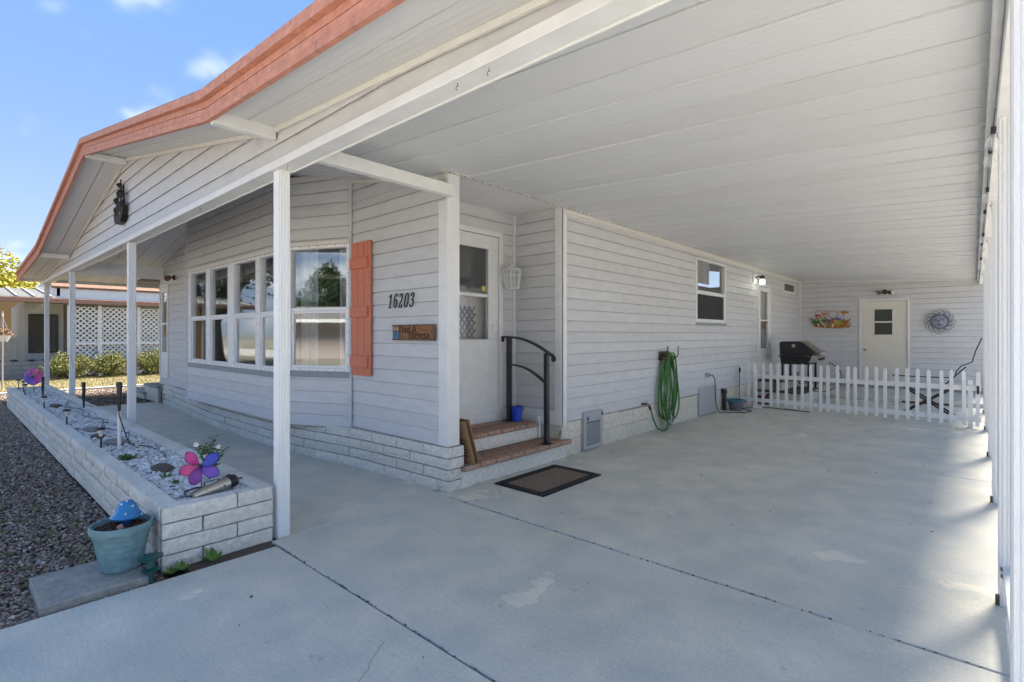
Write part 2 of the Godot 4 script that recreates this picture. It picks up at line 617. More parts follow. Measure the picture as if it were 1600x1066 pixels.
# boards, panels and blocks of one kind differ a little in tone, as made
var tones := {}
func toned(m: StandardMaterial3D, pick: int, by := 0.035) -> StandardMaterial3D:
	var i := absi(pick) % 4
	if i == 0: return m
	var key := "%s %d" % [m.resource_name, i]
	if not tones.has(key):
		var c: StandardMaterial3D = m.duplicate()
		c.resource_name = key
		var l := m.albedo_color.srgb_to_linear()
		var f: float = 1.0 + by * [0.0, -1.0, 0.6, -0.5][i]
		var w: float = [0.0, 0.006, -0.004, 0.004][i]
		c.albedo_color = Color(l.r * (f + w), l.g * f, l.b * (f - w)).linear_to_srgb()
		tones[key] = c
	return tones[key]

# intervals of [0, L] at height range z0..z1 that no opening covers
func clear_spans(L: float, z0: float, z1: float, holes: Array) -> Array:
	var spans := [[0.0, L]]
	for h in holes:
		if h[3] <= z0 + 1e-4 or h[2] >= z1 - 1e-4: continue
		var nx := []
		for s in spans:
			if h[1] <= s[0] or h[0] >= s[1]:
				nx.append(s)
				continue
			if h[0] > s[0] + 0.005: nx.append([s[0], h[0]])
			if h[1] < s[1] - 0.005: nx.append([h[1], s[1]])
		spans = nx
	return spans

func cuts(z0: float, z1: float, holes: Array) -> Array:
	var c := [z0, z1]
	for h in holes:
		for z in [h[2], h[3]]:
			if z > z0 + 0.004 and z < z1 - 0.004: c.append(z)
	c.sort()
	return c

# lapped boards on a wall: O is the wall's foot, U runs along it, N points out
func siding(parent: Node, O: Vector3, U: Vector3, N: Vector3, L: float, zb: float, zt: float, course := 0.13, holes := [], topf = null) -> void:
	var k := 0
	while zb + k * course < zt - 0.01:
		var z0 := zb + k * course
		var z1 := minf(z0 + course, zt)
		var pieces := {}  # a board that an opening interrupts is as many boards
		var zs := cuts(z0, z1, holes)
		var wob := (hash(k * 31 + int(L * 100)) % 100) / 100.0 * 0.0016
		for zi in zs.size() - 1:
			var p0: float = zs[zi]
			var p1: float = zs[zi + 1]
			for s in clear_spans(L, p0, p1, holes):
				var side := 0
				for hh in holes:
					if hh[2] < z1 and hh[3] > z0 and s[0] >= hh[1] - 0.001: side += 1
				var parts := [[s[0], s[1]]]
				if L > 5.0 and topf == null:  # long walls are sided with 3.66 m lengths
					var j := 0.9 + fmod(k * 1.37, 3.66)
					parts = []
					var from: float = s[0]
					while j < s[1] - 0.1:
						if j > from + 0.1:
							parts.append([from, j - 0.001])
							from = j + 0.001
						j += 3.66
					parts.append([from, s[1]])
				for pi in parts.size():
					var key2 := "%d %d" % [side, int(parts[pi][1] * 3)] if L > 5.0 else "%d" % side
					if not pieces.has(key2): pieces[key2] = MB.new()
					lap_piece(pieces[key2], O, U, N, parts[pi], p0, p1, z0, course, wob + 0.0012 * (pi % 2), topf, zi == 0)
		for key in pieces:
			if pieces[key].v.size(): obj("siding_board", pieces[key], toned(SIDING, hash(str(key) + str(k) + str(L))), parent)
		k += 1

func lap_piece(m: MB, O: Vector3, U: Vector3, N: Vector3, s: Array, p0: float, p1: float, z0: float, course: float, wob: float, topf, foot: bool) -> void:
				var us := [s[0], s[1]]
				if topf != null:
					us = []
					var n := 60
					for q in n + 1: us.append(lerpf(s[0], s[1], q / float(n)))
				for ui in us.size() - 1:
					var u0: float = us[ui]
					var u1: float = us[ui + 1]
					var t0 := p1
					var t1 := p1
					if topf != null:
						t0 = minf(p1, topf.call(u0)); t1 = minf(p1, topf.call(u1))
						if t0 <= p0 and t1 <= p0: continue
						t0 = maxf(t0, p0); t1 = maxf(t1, p0)
					var off := func(z: float) -> float:
						var q := (z - z0) / course
						return lerpf(0.0180, 0.008, q / 0.93) + wob if q < 0.93 else lerpf(0.008, 0.003, (q - 0.93) / 0.07)
					var A: Vector3 = O + U * u0 + N * off.call(p0) + Vector3.UP * p0
					var B: Vector3 = O + U * u1 + N * off.call(p0) + Vector3.UP * p0
					var C: Vector3 = O + U * u1 + N * off.call(t1) + Vector3.UP * t1
					var D: Vector3 = O + U * u0 + N * off.call(t0) + Vector3.UP * t0
					var mid := z0 + 0.929 * course   # where the lock groove under the next board begins
					if mid > p0 and mid < minf(t0, t1):
						var E: Vector3 = O + U * u1 + N * off.call(mid) + Vector3.UP * mid
						var F: Vector3 = O + U * u0 + N * off.call(mid) + Vector3.UP * mid
						m.quad(A, B, E, F)
						m.quad(F, E, C, D)
					else:
						m.quad(A, B, C, D)
					if foot:
						var lip := Vector3.UP * 0.009
						m.quad(A - N * off.call(p0) + lip, B - N * off.call(p0) + lip, B, A)

func backing(parent: Node, O: Vector3, U: Vector3, N: Vector3, L: float, zb: float, zt: float, holes := [], thick := 0.09, mat: Material = null) -> MeshInstance3D:
	var m := MB.new()
	var zs := cuts(zb, zt, holes)
	for zi in zs.size() - 1:
		for s in clear_spans(L, zs[zi], zs[zi + 1], holes):
			var p := []
			for z in [zs[zi], zs[zi + 1]]:
				p.append(O + U * s[0] + Vector3.UP * z)
				p.append(O + U * s[1] + Vector3.UP * z)
				p.append(O + U * s[1] - N * thick + Vector3.UP * z)
				p.append(O + U * s[0] - N * thick + Vector3.UP * z)
			m.hexa(p)
	return obj("wall", m, mat if mat else M("interior_wall"), parent)

# a box on a wall: along u0..u1, up z0..z1, out d0..d1
func wbox(m: MB, O: Vector3, U: Vector3, N: Vector3, u0: float, u1: float, z0: float, z1: float, d0: float, d1: float, r := 0.003) -> void:
	var c := O + U * (u0 + u1) / 2 + Vector3.UP * (z0 + z1) / 2 + N * (d0 + d1) / 2
	m.obev(c, Basis(U, Vector3.UP, U.cross(Vector3.UP)), Vector3((u1 - u0) / 2, (z1 - z0) / 2, absf(d1 - d0) / 2), r)

func wframe(m: MB, O: Vector3, U: Vector3, N: Vector3, u0: float, u1: float, z0: float, z1: float, w: float, d0: float, d1: float, r := 0.003) -> void:
	wbox(m, O, U, N, u0, u1, z1 - w, z1, d0, d1, r)
	wbox(m, O, U, N, u0, u1, z0, z0 + w, d0, d1, r)
	wbox(m, O, U, N, u0, u0 + w, z0 + w, z1 - w, d0, d1, r)
	wbox(m, O, U, N, u1 - w, u1, z0 + w, z1 - w, d0, d1, r)

func glazing(parent: Node, O: Vector3, U: Vector3, N: Vector3, u0: float, u1: float, z0: float, z1: float, d: float, double := true) -> void:
	var m := MB.new()
	wbox(m, O, U, N, u0, u1, z0, z1, d - 0.004, d, 0.0005)
	obj("pane", m, FILM if double else GLASS, parent)

func curtain(parent: Node, O: Vector3, U: Vector3, N: Vector3, u0: float, u1: float, z0: float, z1: float, d: float, mat: Material, waves := 30.0) -> void:
	var m := MB.new()
	var n := int((u1 - u0) * 60.0)
	for i in n:
		var q := []
		for j in 2:
			var u := lerpf(u0, u1, (i + j) / float(n))
			q.append(O + U * u + N * (d + 0.02 * sin(u * waves) + 0.008 * sin(u * waves * 2.7)))
		m.quad(q[0] + Vector3.UP * z0, q[1] + Vector3.UP * z0, q[1] + Vector3.UP * z1, q[0] + Vector3.UP * z1)
	obj("curtain", m, mat, parent)

# A single-hung window: outer flange with screws, two sashes, panes, grey sill strip below.
func window_unit(parent: Node, O: Vector3, U: Vector3, N: Vector3, u0: float, u1: float, z0: float, z1: float, zm: float, screen := false, hood := true) -> MeshInstance3D:
	var m := MB.new()
	wframe(m, O, U, N, u0, u1, z0, z1, 0.035, -0.05, 0.028)
	var w := obj("window", m, ALU, parent)
	var s := MB.new()
	wbox(s, O, U, N, u0 + 0.035, u1 - 0.035, zm - 0.018, zm + 0.018, -0.03, 0.02)
	obj("meeting_rail", s, ALU, w)
	var l := MB.new()
	wframe(l, O, U, N, u0 + 0.036, u1 - 0.036, z0 + 0.036, zm - 0.019, 0.026, -0.03, 0.010)
	obj("lower_sash", l, ALU, w)
	glazing(w, O, U, N, u0 + 0.035, u1 - 0.035, zm + 0.018, z1 - 0.035, -0.012)
	glazing(w, O, U, N, u0 + 0.06, u1 - 0.06, z0 + 0.06, zm - 0.045, -0.006)
	var sc := MB.new()
	var per := int((u1 - u0) / 0.11)
	for i in per:
		for z in [z1 - 0.012, z0 + 0.012]:
			sc.lathe(O + U * (u0 + (i + 0.5) * (u1 - u0) / per) + Vector3.UP * z + N * 0.028, [Vector2(0.006, 0), Vector2(0.005, 0.003), Vector2(0, 0.004)], 6, Basis(U, N, U.cross(N)))
	var pv := int((z1 - z0) / 0.12)
	for i in pv:
		for u in [u0 + 0.012, u1 - 0.012]:
			sc.lathe(O + U * u + Vector3.UP * (z0 + (i + 0.5) * (z1 - z0) / pv) + N * 0.028, [Vector2(0.006, 0), Vector2(0.005, 0.003), Vector2(0, 0.004)], 6, Basis(U, N, U.cross(N)))
	var so := obj("screws", sc, M("screw_grey", Color(0.14, 0.14, 0.14), 0.4, {"metal": 0.5}), w)
	so.set_meta("kind", "stuff")
	if screen:
		var q := MB.new()
		wbox(q, O, U, N, u0 + 0.05, u1 - 0.05, z0 + 0.05, zm - 0.03, 0.006, 0.008, 0.0)
		obj("insect_screen", q, M("insect_screen", Color(0.05, 0.05, 0.055, 0.5), 0.8), w)
	return w

func corner_post(m: MB, at: Vector3, h0: float, h1: float, w: float) -> void:
	m.bev(at + Vector3(-w / 2, h0, -w / 2), at + Vector3(w / 2, h1, w / 2), 0.003)

# split-face block lying along x, foot at y 0, face at z 0, 24 variants kept
var block_cache := {}
func block_mesh(L: float, H: float, D: float, variant: int) -> ArrayMesh:
	var key := "%.2f %.3f %.2f %d" % [L, H, D, variant]
	if block_cache.has(key): return block_cache[key]
	var r := RandomNumberGenerator.new()
	r.seed = variant * 17 + int(L * 100)
	var nx := 5
	var ny := 2
	var g := []
	for i in nx + 1:
		var col := []
		for j in ny + 1:
			var edge := i == 0 or i == nx or j == 0 or j == ny
			var x := lerpf(-L / 2, L / 2, i / float(nx))
			var y := lerpf(0, H, j / float(ny))
			if edge:
				col.append(Vector3(x + r.randf_range(-0.002, 0.002), y + r.randf_range(-0.0018, 0.0018), -0.003 - r.randf() * 0.003))
			else:
				col.append(Vector3(x + r.randf_range(-0.01, 0.01), y + r.randf_range(-0.012, 0.012), r.randf_range(-0.003, 0.004)))
		g.append(col)
	var m := MB.new()
	for i in nx:
		for j in ny:
			m.quad(g[i][j], g[i + 1][j], g[i + 1][j + 1], g[i][j + 1])
	var bk := Vector3(0, 0, -D)
	var p := [g[0][0], g[nx][0], g[nx][ny], g[0][ny]]
	var q := [Vector3(-L / 2, 0, -D), Vector3(L / 2, 0, -D), Vector3(L / 2, H, -D), Vector3(-L / 2, H, -D)]
	m.quad(q[1], q[0], q[3], q[2])
	for i in nx:
		var x0 := lerpf(-L / 2, L / 2, i / float(nx))
		var x1 := lerpf(-L / 2, L / 2, (i + 1) / float(nx))
		m.quad(g[i][ny], g[i + 1][ny], Vector3(x1, H, -D), Vector3(x0, H, -D))
		m.quad(g[i + 1][0], g[i][0], Vector3(x0, 0, -D), Vector3(x1, 0, -D))
	for j in ny:
		var y0 := lerpf(0, H, j / float(ny))
		var y1 := lerpf(0, H, (j + 1) / float(ny))
		m.quad(Vector3(-L / 2, y0, -D), g[0][j], g[0][j + 1], Vector3(-L / 2, y1, -D))
		m.quad(g[nx][j], Vector3(L / 2, y0, -D), Vector3(L / 2, y1, -D), g[nx][j + 1])
	block_cache[key] = m.mesh()
	return block_cache[key]

# blocks laid along a path of plan points; outward is to the right of the path seen from above when flip is false
func block_wall(called: String, parent: Node, path: Array, courses: int, ch: float, bl: float, depth: float, mat: Material, z0 := 0.0, off := 0.0, gap := 0.009) -> void:
	var len := [0.0]
	for i in path.size() - 1: len.append(len[i] + path[i].distance_to(path[i + 1]))
	var total: float = len[-1]
	var at := func(s: float) -> Vector3:
		s = clampf(s, 0, total)
		for i in path.size() - 1:
			if s <= len[i + 1] + 1e-6: return path[i].lerp(path[i + 1], (s - len[i]) / (len[i + 1] - len[i]))
		return path[-1]
	var core := MB.new()
	for i in path.size() - 1:
		var u: Vector3 = (path[i + 1] - path[i]).normalized()
		var nrm := Vector3.UP.cross(u) * -1.0
		var p0: Vector3 = path[i] - nrm * 0.032
		var p1: Vector3 = path[i + 1] - nrm * 0.032
		core.quad(p0 + Vector3.UP * (z0 - 0.02), p1 + Vector3.UP * (z0 - 0.02), p1 + Vector3.UP * (z0 + courses * ch - 0.004), p0 + Vector3.UP * (z0 + courses * ch - 0.004))
	var part := obj(called, core, JOINT, parent)
	var r := RandomNumberGenerator.new()
	r.seed = int(total * 1000)
	for k in courses:
		var s := -bl * fmod(0.5 * k + off, 1.0)
		var start := 0.0
		while s < total - 0.02:
			var s0 := start
			var s1 := minf(s + bl, total)
			if total - s1 < 0.07: s1 = total
			if s1 - s0 > 0.09:
				start = s1
				var a: Vector3 = at.call(s0)
				var b: Vector3 = at.call(s1)
				var u := (b - a).normalized()
				var nrm := u.cross(Vector3.UP)
				var L := snappedf(a.distance_to(b) - gap, 0.01)
				var pos := (a + b) / 2 + Vector3.UP * (z0 + k * ch + gap / 2) + nrm * r.randf_range(-0.003, 0.003)
				put("block", block_mesh(L, ch - gap, depth, r.randi() % 5), toned(mat, r.randi(), 0.07), Transform3D(Basis(u, Vector3.UP, nrm), pos), part)
			s = s + bl if s1 < total else total

func post_mesh(w: float, z0: float, z1: float) -> ArrayMesh:  # fluted square aluminium post
	var poly := PackedVector2Array()
	var h := w / 2
	var dirs := [Vector2(1, 0), Vector2(0, 1), Vector2(-1, 0), Vector2(0, -1)]
	for k in 4:
		var d: Vector2 = dirs[k]
		var nrm := Vector2(d.y, -d.x)
		var o := nrm * h
		poly.append(o - d * (h - 0.004))
		for i in 4:
			var c := (-0.375 + i * 0.25) * w
			poly.append(o + d * (c - 0.0065))
			poly.append(o + d * (c - 0.003) - nrm * 0.004)
			poly.append(o + d * (c + 0.003) - nrm * 0.004)
			poly.append(o + d * (c + 0.0065))
		poly.append(o + d * (h - 0.004))
	var m := MB.new()
	m.prism(poly, Vector3(0, z0, 0), Vector3(0, 0, 1), Vector3(1, 0, 0), z1 - z0)
	return m.mesh()

# ceiling panels running house-to-edge, each with turned-up edges so that a groove shows between
func panels(parent: Node, a0: float, a1: float, bs: Array, w := 0.305, lift := 0.0) -> void:
	var a := a0
	var i := 0
	while a < a1 - 0.02:
		var e := minf(a + w, a1)
		var m := MB.new()
		var sag := ((i * 7) % 5) * 0.0009
		for k in bs.size() - 1:
			var b0: float = bs[k]
			var b1: float = bs[k + 1]
			var y0 := zr(b0) + lift + sag
			var y1 := zr(b1) + lift + sag
			var x0 := a + 0.003
			var x1 := e - 0.006
			var d := 0.005
			m.quad(P(x1, b0, y0), P(x0, b0, y0 - d), P(x0, b1, y1 - d), P(x1, b1, y1))
			m.quad(P(x0, b0, y0 - d), P(a, b0, y0 + 0.03), P(a, b1, y1 + 0.03), P(x0, b1, y1 - d))
			m.quad(P(e, b0, y0 + 0.03), P(x1, b0, y0), P(x1, b1, y1), P(e, b1, y1 + 0.03))
		obj("ceiling_panel", m, toned(PANEL, i * 7 + i / 3, 0.03), parent)
		a += w
		i += 1

# a band that follows the roof line in the plane a = front, between heights lo..hi over zr, deep back
func band(called: String, parent: Node, mat: Material, front: float, back: float, bs: Array, lo: float, hi: float) -> MeshInstance3D:
	var m := MB.new()
	for k in bs.size() - 1:
		var b0: float = bs[k]
		var b1: float = bs[k + 1]
		m.hexa([P(front, b1, zr(b1) + lo), P(front, b0, zr(b0) + lo), P(back, b0, zr(b0) + lo), P(back, b1, zr(b1) + lo), P(front, b1, zr(b1) + hi), P(front, b0, zr(b0) + hi), P(back, b0, zr(b0) + hi), P(back, b1, zr(b1) + hi)])
	return obj(called, m, mat, parent)

func porch_roof() -> void:
	var t := thing("porch_roof", "front gable porch roof with weathered terracotta fascia and white posts", "porch roof", P(1.6, 7.95, 0))
	var prof := [-0.30, 3.7, 7.95, 12.2, 15.75]
	# fascia: a lower board with two grooves and a drip strip above it
	band("fascia", t, TERRA, 1.15, 1.18, prof, -0.070, -0.030)
	band("fascia", t, TERRA, 1.153, 1.18, prof, -0.026, 0.014)
	band("fascia", t, TERRA, 1.151, 1.18, prof, 0.018, 0.058)
	band("fascia_back", t, TERRA, 1.159, 1.178, prof, -0.068, 0.058)
	band("drip_edge", t, TERRA, 1.118, 1.18, prof, 0.060, 0.120)
	band("drip_edge", t, TERRA, 1.128, 1.16, prof, 0.1205, 0.128)
	band("roof_deck", t, M("roof_shingle"), 1.13, 16.1, prof, 0.090, 0.1185)
	band("roof_shingles", t, M("roof_shingle"), 1.135, 16.1, [3.7, 7.95, 12.2], 0.119, 0.137)
	for e in [-0.30, 15.75]:
		var m := MB.new()
		m.bev(P(16.0, e + 0.02, zr(e) - 0.06), P(1.19, e - 0.02, zr(e) + 0.085), 0.004)
		obj("eave_board", m, WHITE, t)
	panels(t, 1.182, 1.60, [-0.28, 3.7, 7.95, 12.2, 15.73], 0.209)
	# gable wall over the beam
	var O := P(1.6, 15.7, 0)
	siding(t, O, Vector3.RIGHT, Vector3.BACK, 15.98, 2.585, 3.66, 0.152, [], func(u: float) -> float: return zr(15.7 - u) - 0.004)
	band("soffit_trim", t, TRIM, 1.562, 1.578, prof, -0.034, -0.001)
	var gw := MB.new()
	var bs := [-0.28, 3.7, 7.95, 12.2, 15.7]
	for k in 4:
		var b0: float = bs[k]
		var b1: float = bs[k + 1]
		gw.hexa([P(1.601, b1, 2.57), P(1.601, b0, 2.57), P(1.64, b0, 2.57), P(1.64, b1, 2.57), P(1.601, b1, zr(b1)), P(1.601, b0, zr(b0)), P(1.64, b0, zr(b0)), P(1.64, b1, zr(b1))])
	obj("gable_wall", gw, SIDING, t)
	# the beam the posts carry: a bright front lip and a flat underside
	var bm := MB.new()
	bm.bev(P(1.655, 15.7, 2.545), P(1.545, -0.28, 2.585), 0.003)
	var be := obj("beam", bm, WHITE, t)
	var lip := MB.new()
	lip.bev(P(1.545, 15.7, 2.536), P(1.530, -0.28, 2.592), 0.003)
	lip.bev(P(1.668, 15.7, 2.536), P(1.6555, -0.28, 2.60), 0.003)
	obj("lip", lip, WHITE, be)
	# outriggers from gable wall to fascia
	for b in [3.66, 7.95, 12.2]:
		var z := zr(b)
		var o := MB.new()
		o.bev(P(1.575, b + 0.035, z - 0.085), P(1.178, b - 0.035, z - 0.002 - (0.013 if b == 7.95 else 0.0)), 0.004)
		obj("outrigger", o, WHITE, t)
	# cross beams of the porch
	for c in [[3.40, 2.605, 2.705], [12.10, 2.50, 2.74]]:
		var o := MB.new()
		o.bev(P(3.0, c[0] + 0.035, c[1]), P(1.67, c[0] - 0.035, c[2]), 0.004)
		obj("cross_beam", o, WHITE, t)
	panels(t, 1.66, 3.2, [3.47, 3.7, 7.95, 12.2, 15.7], 0.305)
	# posts
	var pm := post_mesh(0.081, 0.0, 2.545)
	for b in [3.60, 7.80, 12.08, 15.35]:
		var p := put("post", pm, ALU, Transform3D(Basis(), P(1.6, b, 0.0)), t)
		var cap := MB.new()
		cap.bev(P(1.66, b + 0.055, 2.535), P(1.54, b - 0.055, 2.5445), 0.003)
		obj("post_cap", cap, WHITE, p)
	# hooks under the beam
	for b in [1.55, 1.75, 3.46, 5.2, 8.2, 9.6]:
		var hk := MB.new()
		var pts := []
		for i in 9:
			var an := -PI * 0.5 + i * PI / 8.0 * 1.3
			pts.append(P(1.575, b + cos(an) * 0.008, 2.522 + sin(an) * 0.008))
		pts.append(P(1.575, b, 2.545))
		hk.tube(pts, 0.0016, 5)
		obj("hook", hk, M("rusty_steel", Color(0.10, 0.07, 0.05), 0.6, {"metal": 0.4}), t)

func house() -> void:
	var t := thing("mobile_home", "pale grey lap sided mobile home with bay windows and block skirting", "house", P(3.05, 8.0, 0))
	var zs := 0.40
	# front wall, right of the bay
	var O1 := P(3.04, 5.07, 0)
	var X := Vector3.RIGHT
	var Z := Vector3.BACK
	var IN := Vector3(0, 0, -1)
	backing(t, O1, X, Z, 1.57, 0.0, 3.09)
	siding(t, O1, X, Z, 1.57, zs, 2.84, 0.131, [], null)
	# above 2.84 the wall follows the ceiling
	siding(t, O1 + Vector3(0, 0, 0), X, Z, 1.57, 2.84 + 0.001, 3.10, 0.131, [], func(u: float) -> float: return zr(5.07 - u) - 0.002)
	# bay side
	var A := P(2.68, 5.915, 0)
	var B := P(3.03, 5.07, 0)
	var U2 := (B - A).normalized()
	var N2 := U2.cross(Vector3.UP)
	var L2 := A.distance_to(B)
	var hole2 := [[0.055, 0.885, 0.99, 2.41]]
	backing(t, A, U2, N2, L2, 0.36, 3.2, hole2)
	siding(t, A, U2, N2, L2, 0.375, 3.2, 0.131, [[0.055, 0.885, 0.93, 2.44]])
	var w2 := window_unit(t, A, U2, N2, 0.055, 0.885, 0.99, 2.40, 1.685)
	w2.set_meta("label", "tall bay window mirroring trees beside the orange shutter")
	var hd := MB.new()
	wbox(hd, A, U2, N2, 0.035, 0.90, 2.402, 2.445, -0.02, 0.045)
	obj("window_head", hd, TRIM, t)
	var sl := MB.new()
	wbox(sl, A, U2, N2, 0.035, 0.90, 0.925, 0.988, -0.02, 0.034)
	obj("window_sill", sl, GREYM, t)
	var sheer := M("sheer_curtain", Color(0.36, 0.40, 0.41), 0.9, {"back": Color(0.3, 0.3, 0.3)})
	var drape := M("drape", Color(0.12, 0.115, 0.11), 0.9)
	curtain(t, A, U2, N2, 0.06, 0.30, 0.9, 2.45, -0.16, sheer, 60.0)
	curtain(t, A, U2, N2, 0.63, 0.885, 0.9, 2.45, -0.16, sheer, 60.0)
	# bay front with four windows
	var O3 := P(2.68, 9.446, 0)
	var ws := [[0.206, 0.969], [1.062, 1.835], [1.99, 2.768], [2.824, 3.48]]
	var h3 := []
	for w in ws: h3.append([w[0], w[1], 0.957, 2.379])
	backing(t, O3, X, Z, 3.531, 0.36, 3.62, h3)
	siding(t, O3, X, Z, 3.531, 0.375, 3.60, 0.131, [[0.124, 3.52, 0.899, 2.43]], func(u: float) -> float: return zr(9.446 - u) - 0.002)
	for w in ws:
		var wo := window_unit(t, O3, X, Z, w[0], w[1], 0.957, 2.379, 1.663)
	for w in [[0.124, 0.205], [0.970, 1.061], [1.836, 1.989], [2.769, 2.823], [3.481, 3.52]]:
		var cv := MB.new()
		wbox(cv, O3, X, Z, w[0], w[1], 0.957, 2.379, -0.02, 0.022)
		obj("mullion", cv, ALU, t)
	var hd3 := MB.new()
	wbox(hd3, O3, X, Z, 0.124, 3.52, 2.381, 2.432, -0.02, 0.045)
	obj("window_head", hd3, TRIM, t)
	var sl3 := MB.new()
	wbox(sl3, O3, X, Z, 0.124, 3.52, 0.893, 0.955, -0.02, 0.034)
	obj("window_sill", sl3, GREYM, t)
	curtain(t, O3, X, Z, 0.2, 3.48, 2.11, 2.43, -0.13, drape, 50.0)
	curtain(t, O3, X, Z, 0.15, 0.5, 0.9, 2.4, -0.2, drape, 50.0)
	curtain(t, O3, X, Z, 2.98, 3.48, 0.9, 2.4, -0.2, drape, 50.0)
	# far side of the bay and the wall left of it
	var C := P(3.03, 10.1, 0)
	var U4 := (O3 - C).normalized()
	backing(t, C, U4, U4.cross(Vector3.UP), C.distance_to(O3), 0.38, 3.5)
	siding(t, C, U4, U4.cross(Vector3.UP), C.distance_to(O3), 0.375, 3.45, 0.131)
	var O5 := P(3.04, 12.42, 0)
	var hd5 := [[0.03, 0.60, 0.54, 2.40]]
	backing(t, O5, X, Z, 2.66, 0.0, 2.86, hd5)
	siding(t, O5, X, Z, 2.66, zs, 3.3, 0.131, hd5, func(u: float) -> float: return zr(12.42 - u) - 0.002)
	# left, rear and right walls
	backing(t, P(16.0, 12.42, 0), Vector3(0, 0, 1), Vector3.LEFT, 12.96, 0.0, 2.85)
	backing(t, P(16.0, 3.5, 0), Vector3.LEFT, Vector3.FORWARD, 8.92, 0.0, 2.85)
	var Os := P(4.74, 3.5, 0)
	var hs := [[3.78, 5.15, 1.61, 2.71], [7.11, 8.05, 0.50, 2.51], [9.12, 10.25, 2.46, 2.70]]
	backing(t, Os, IN, X, 11.26, 0.37, 2.855, hs)
	siding(t, Os, IN, X, 10.72, zs, 2.79, 0.1295, hs)
	# recess of the front entrance
	var Or := P(4.74, 4.22, 0)
	backing(t, Or, X, Z, 0.72, 0.0, 2.86)
	siding(t, Or, X, Z, 0.72, zs + 0.01, 2.86, 0.1295)
	var Od := P(3.05, 4.22, 0)
	var hdor := [[0.53, 1.43, 0.52, 2.60]]
	backing(t, Od, IN, X, 1.69, 0.0, 2.86, hdor)
	siding(t, Od, IN, X, 1.69, zs + 0.01, 2.86, 0.1295, hdor)
	var kb := MB.new()
	wbox(kb, Or, X, Z, 0.0, 0.71, 0.36, 0.52, 0.018, 0.026)
	wbox(kb, Od, IN, X, 0.3, 1.665, 0.36, 0.515, 0.018, 0.026)
	obj("kick_board", kb, WHITE, t)
	var rc := MB.new()
	rc.box(P(4.74, 4.3, 2.86), P(3.04, 3.52, 2.90))
	obj("entry_ceiling", rc, WHITE, t)
	# inner side of the corner beside the entrance
	var cw := MB.new()
	cw.box(P(3.16, 4.2, 0.0), P(3.05, 3.505, 2.86))
	obj("wall", cw, SIDING, t)
	# corner boards and channels
	var cb := MB.new()
	cb.bev(P(3.05, 3.60, 0.40), P(3.012, 3.478, 2.60), 0.004)
	cb.bev(P(3.155, 3.507, 0.40), P(3.016, 3.470, 2.86), 0.004)
	obj("corner_board", cb, WHITE, t)
	var c2 := MB.new()
	c2.bev(P(4.815, 3.52, 0.36), P(4.715, 3.474, 2.86), 0.004)
	c2.bev(P(4.74, 3.575, 0.36), P(4.712, 3.474, 2.86), 0.004)
	obj("corner_board", c2, WHITE, t)
	var c3 := MB.new()
	c3.bev(P(4.74, 4.215, 0.38), P(4.705, 4.185, 2.86), 0.003)
	obj("corner_channel", c3, WHITE, t)
	for q in [[3.02, 5.085, 2.995, 5.055], [2.695, 5.94, 2.655, 5.90], [2.695, 9.476, 2.655, 9.436]]:
		var c4 := MB.new()
		c4.bev(P(q[0], q[1], 0.40), P(q[2], q[3], zr(q[1]) - 0.03), 0.004)
		obj("corner_channel", c4, SIDING, t)
	# trim under the ceiling
	for q in [[3.018, 3.004, [3.5, 3.7, 5.07]], [3.018, 3.0, [9.8, 12.2, 12.4]], [2.66, 2.645, [5.915, 7.95, 9.446]]]:
		band("ceiling_trim", t, TRIM, q[1], q[0], q[2], -0.042, -0.003)
	var st := MB.new()
	st.bev(P(15.4, 3.48, 2.792), P(4.78, 3.462, 2.832), 0.003)
	st.bev(P(15.4, 3.48, 2.768), P(4.78, 3.470, 2.790), 0.003)
	obj("ceiling_trim", st, TRIM, t)
	# side window
	var w1 := window_unit(t, Os, IN, X, 3.78, 5.15, 1.61, 2.71, 2.14, true)
	var wsl := MB.new()
	wbox(wsl, Os, IN, X, 3.76, 5.17, 1.565, 1.608, 0.0, 0.04)
	obj("window_sill", wsl, GREYM, t)
	var lace := M("white_curtain", Color(0.42, 0.41, 0.39), 0.9, {"back": Color(0.3, 0.3, 0.3)})
	curtain(t, Os, IN, X, 3.85, 4.75, 2.32, 2.72, -0.15, lace, 40.0)
	curtain(t, Os, IN, X, 3.75, 5.2, 1.55, 2.32, -0.35, drape, 40.0)
	# front storm door
	var df := MB.new()
	wframe(df, Od, IN, X, 0.515, 1.446, 0.505, 2.612, 0.062, -0.05, 0.040)
	var dr := obj("front_door", df, WHITE, t)
	var dl := MB.new()
	wbox(dl, Od, IN, X, 0.58, 1.378, 0.545, 1.345, -0.02, 0.022)
	wbox(dl, Od, IN, X, 0.58, 1.378, 2.392, 2.545, -0.02, 0.022)
	wbox(dl, Od, IN, X, 0.58, 0.70, 1.346, 2.391, -0.02, 0.022)
	wbox(dl, Od, IN, X, 1.208, 1.378, 1.346, 2.391, -0.02, 0.022)
	wbox(dl, Od, IN, X, 0.70, 1.207, 1.832, 1.868, -0.02, 0.024)
	obj("door_leaf", dl, WHITE, dr)
	glazing(dr, Od, IN, X, 0.701, 1.207, 1.869, 2.390, 0.0, false)
	glazing(dr, Od, IN, X, 0.701, 1.207, 1.348, 1.831, 0.0, false)
	var dg := MB.new()
	wframe(dg, Od, IN, X, 0.698, 1.210, 1.345, 2.393, 0.008, 0.018, 0.026, 0.001)
	obj("gasket", dg, M("grey_gasket", Color(0.35, 0.34, 0.33), 0.7), dr)
	var la := MB.new()  # lattice grille behind the lower glass
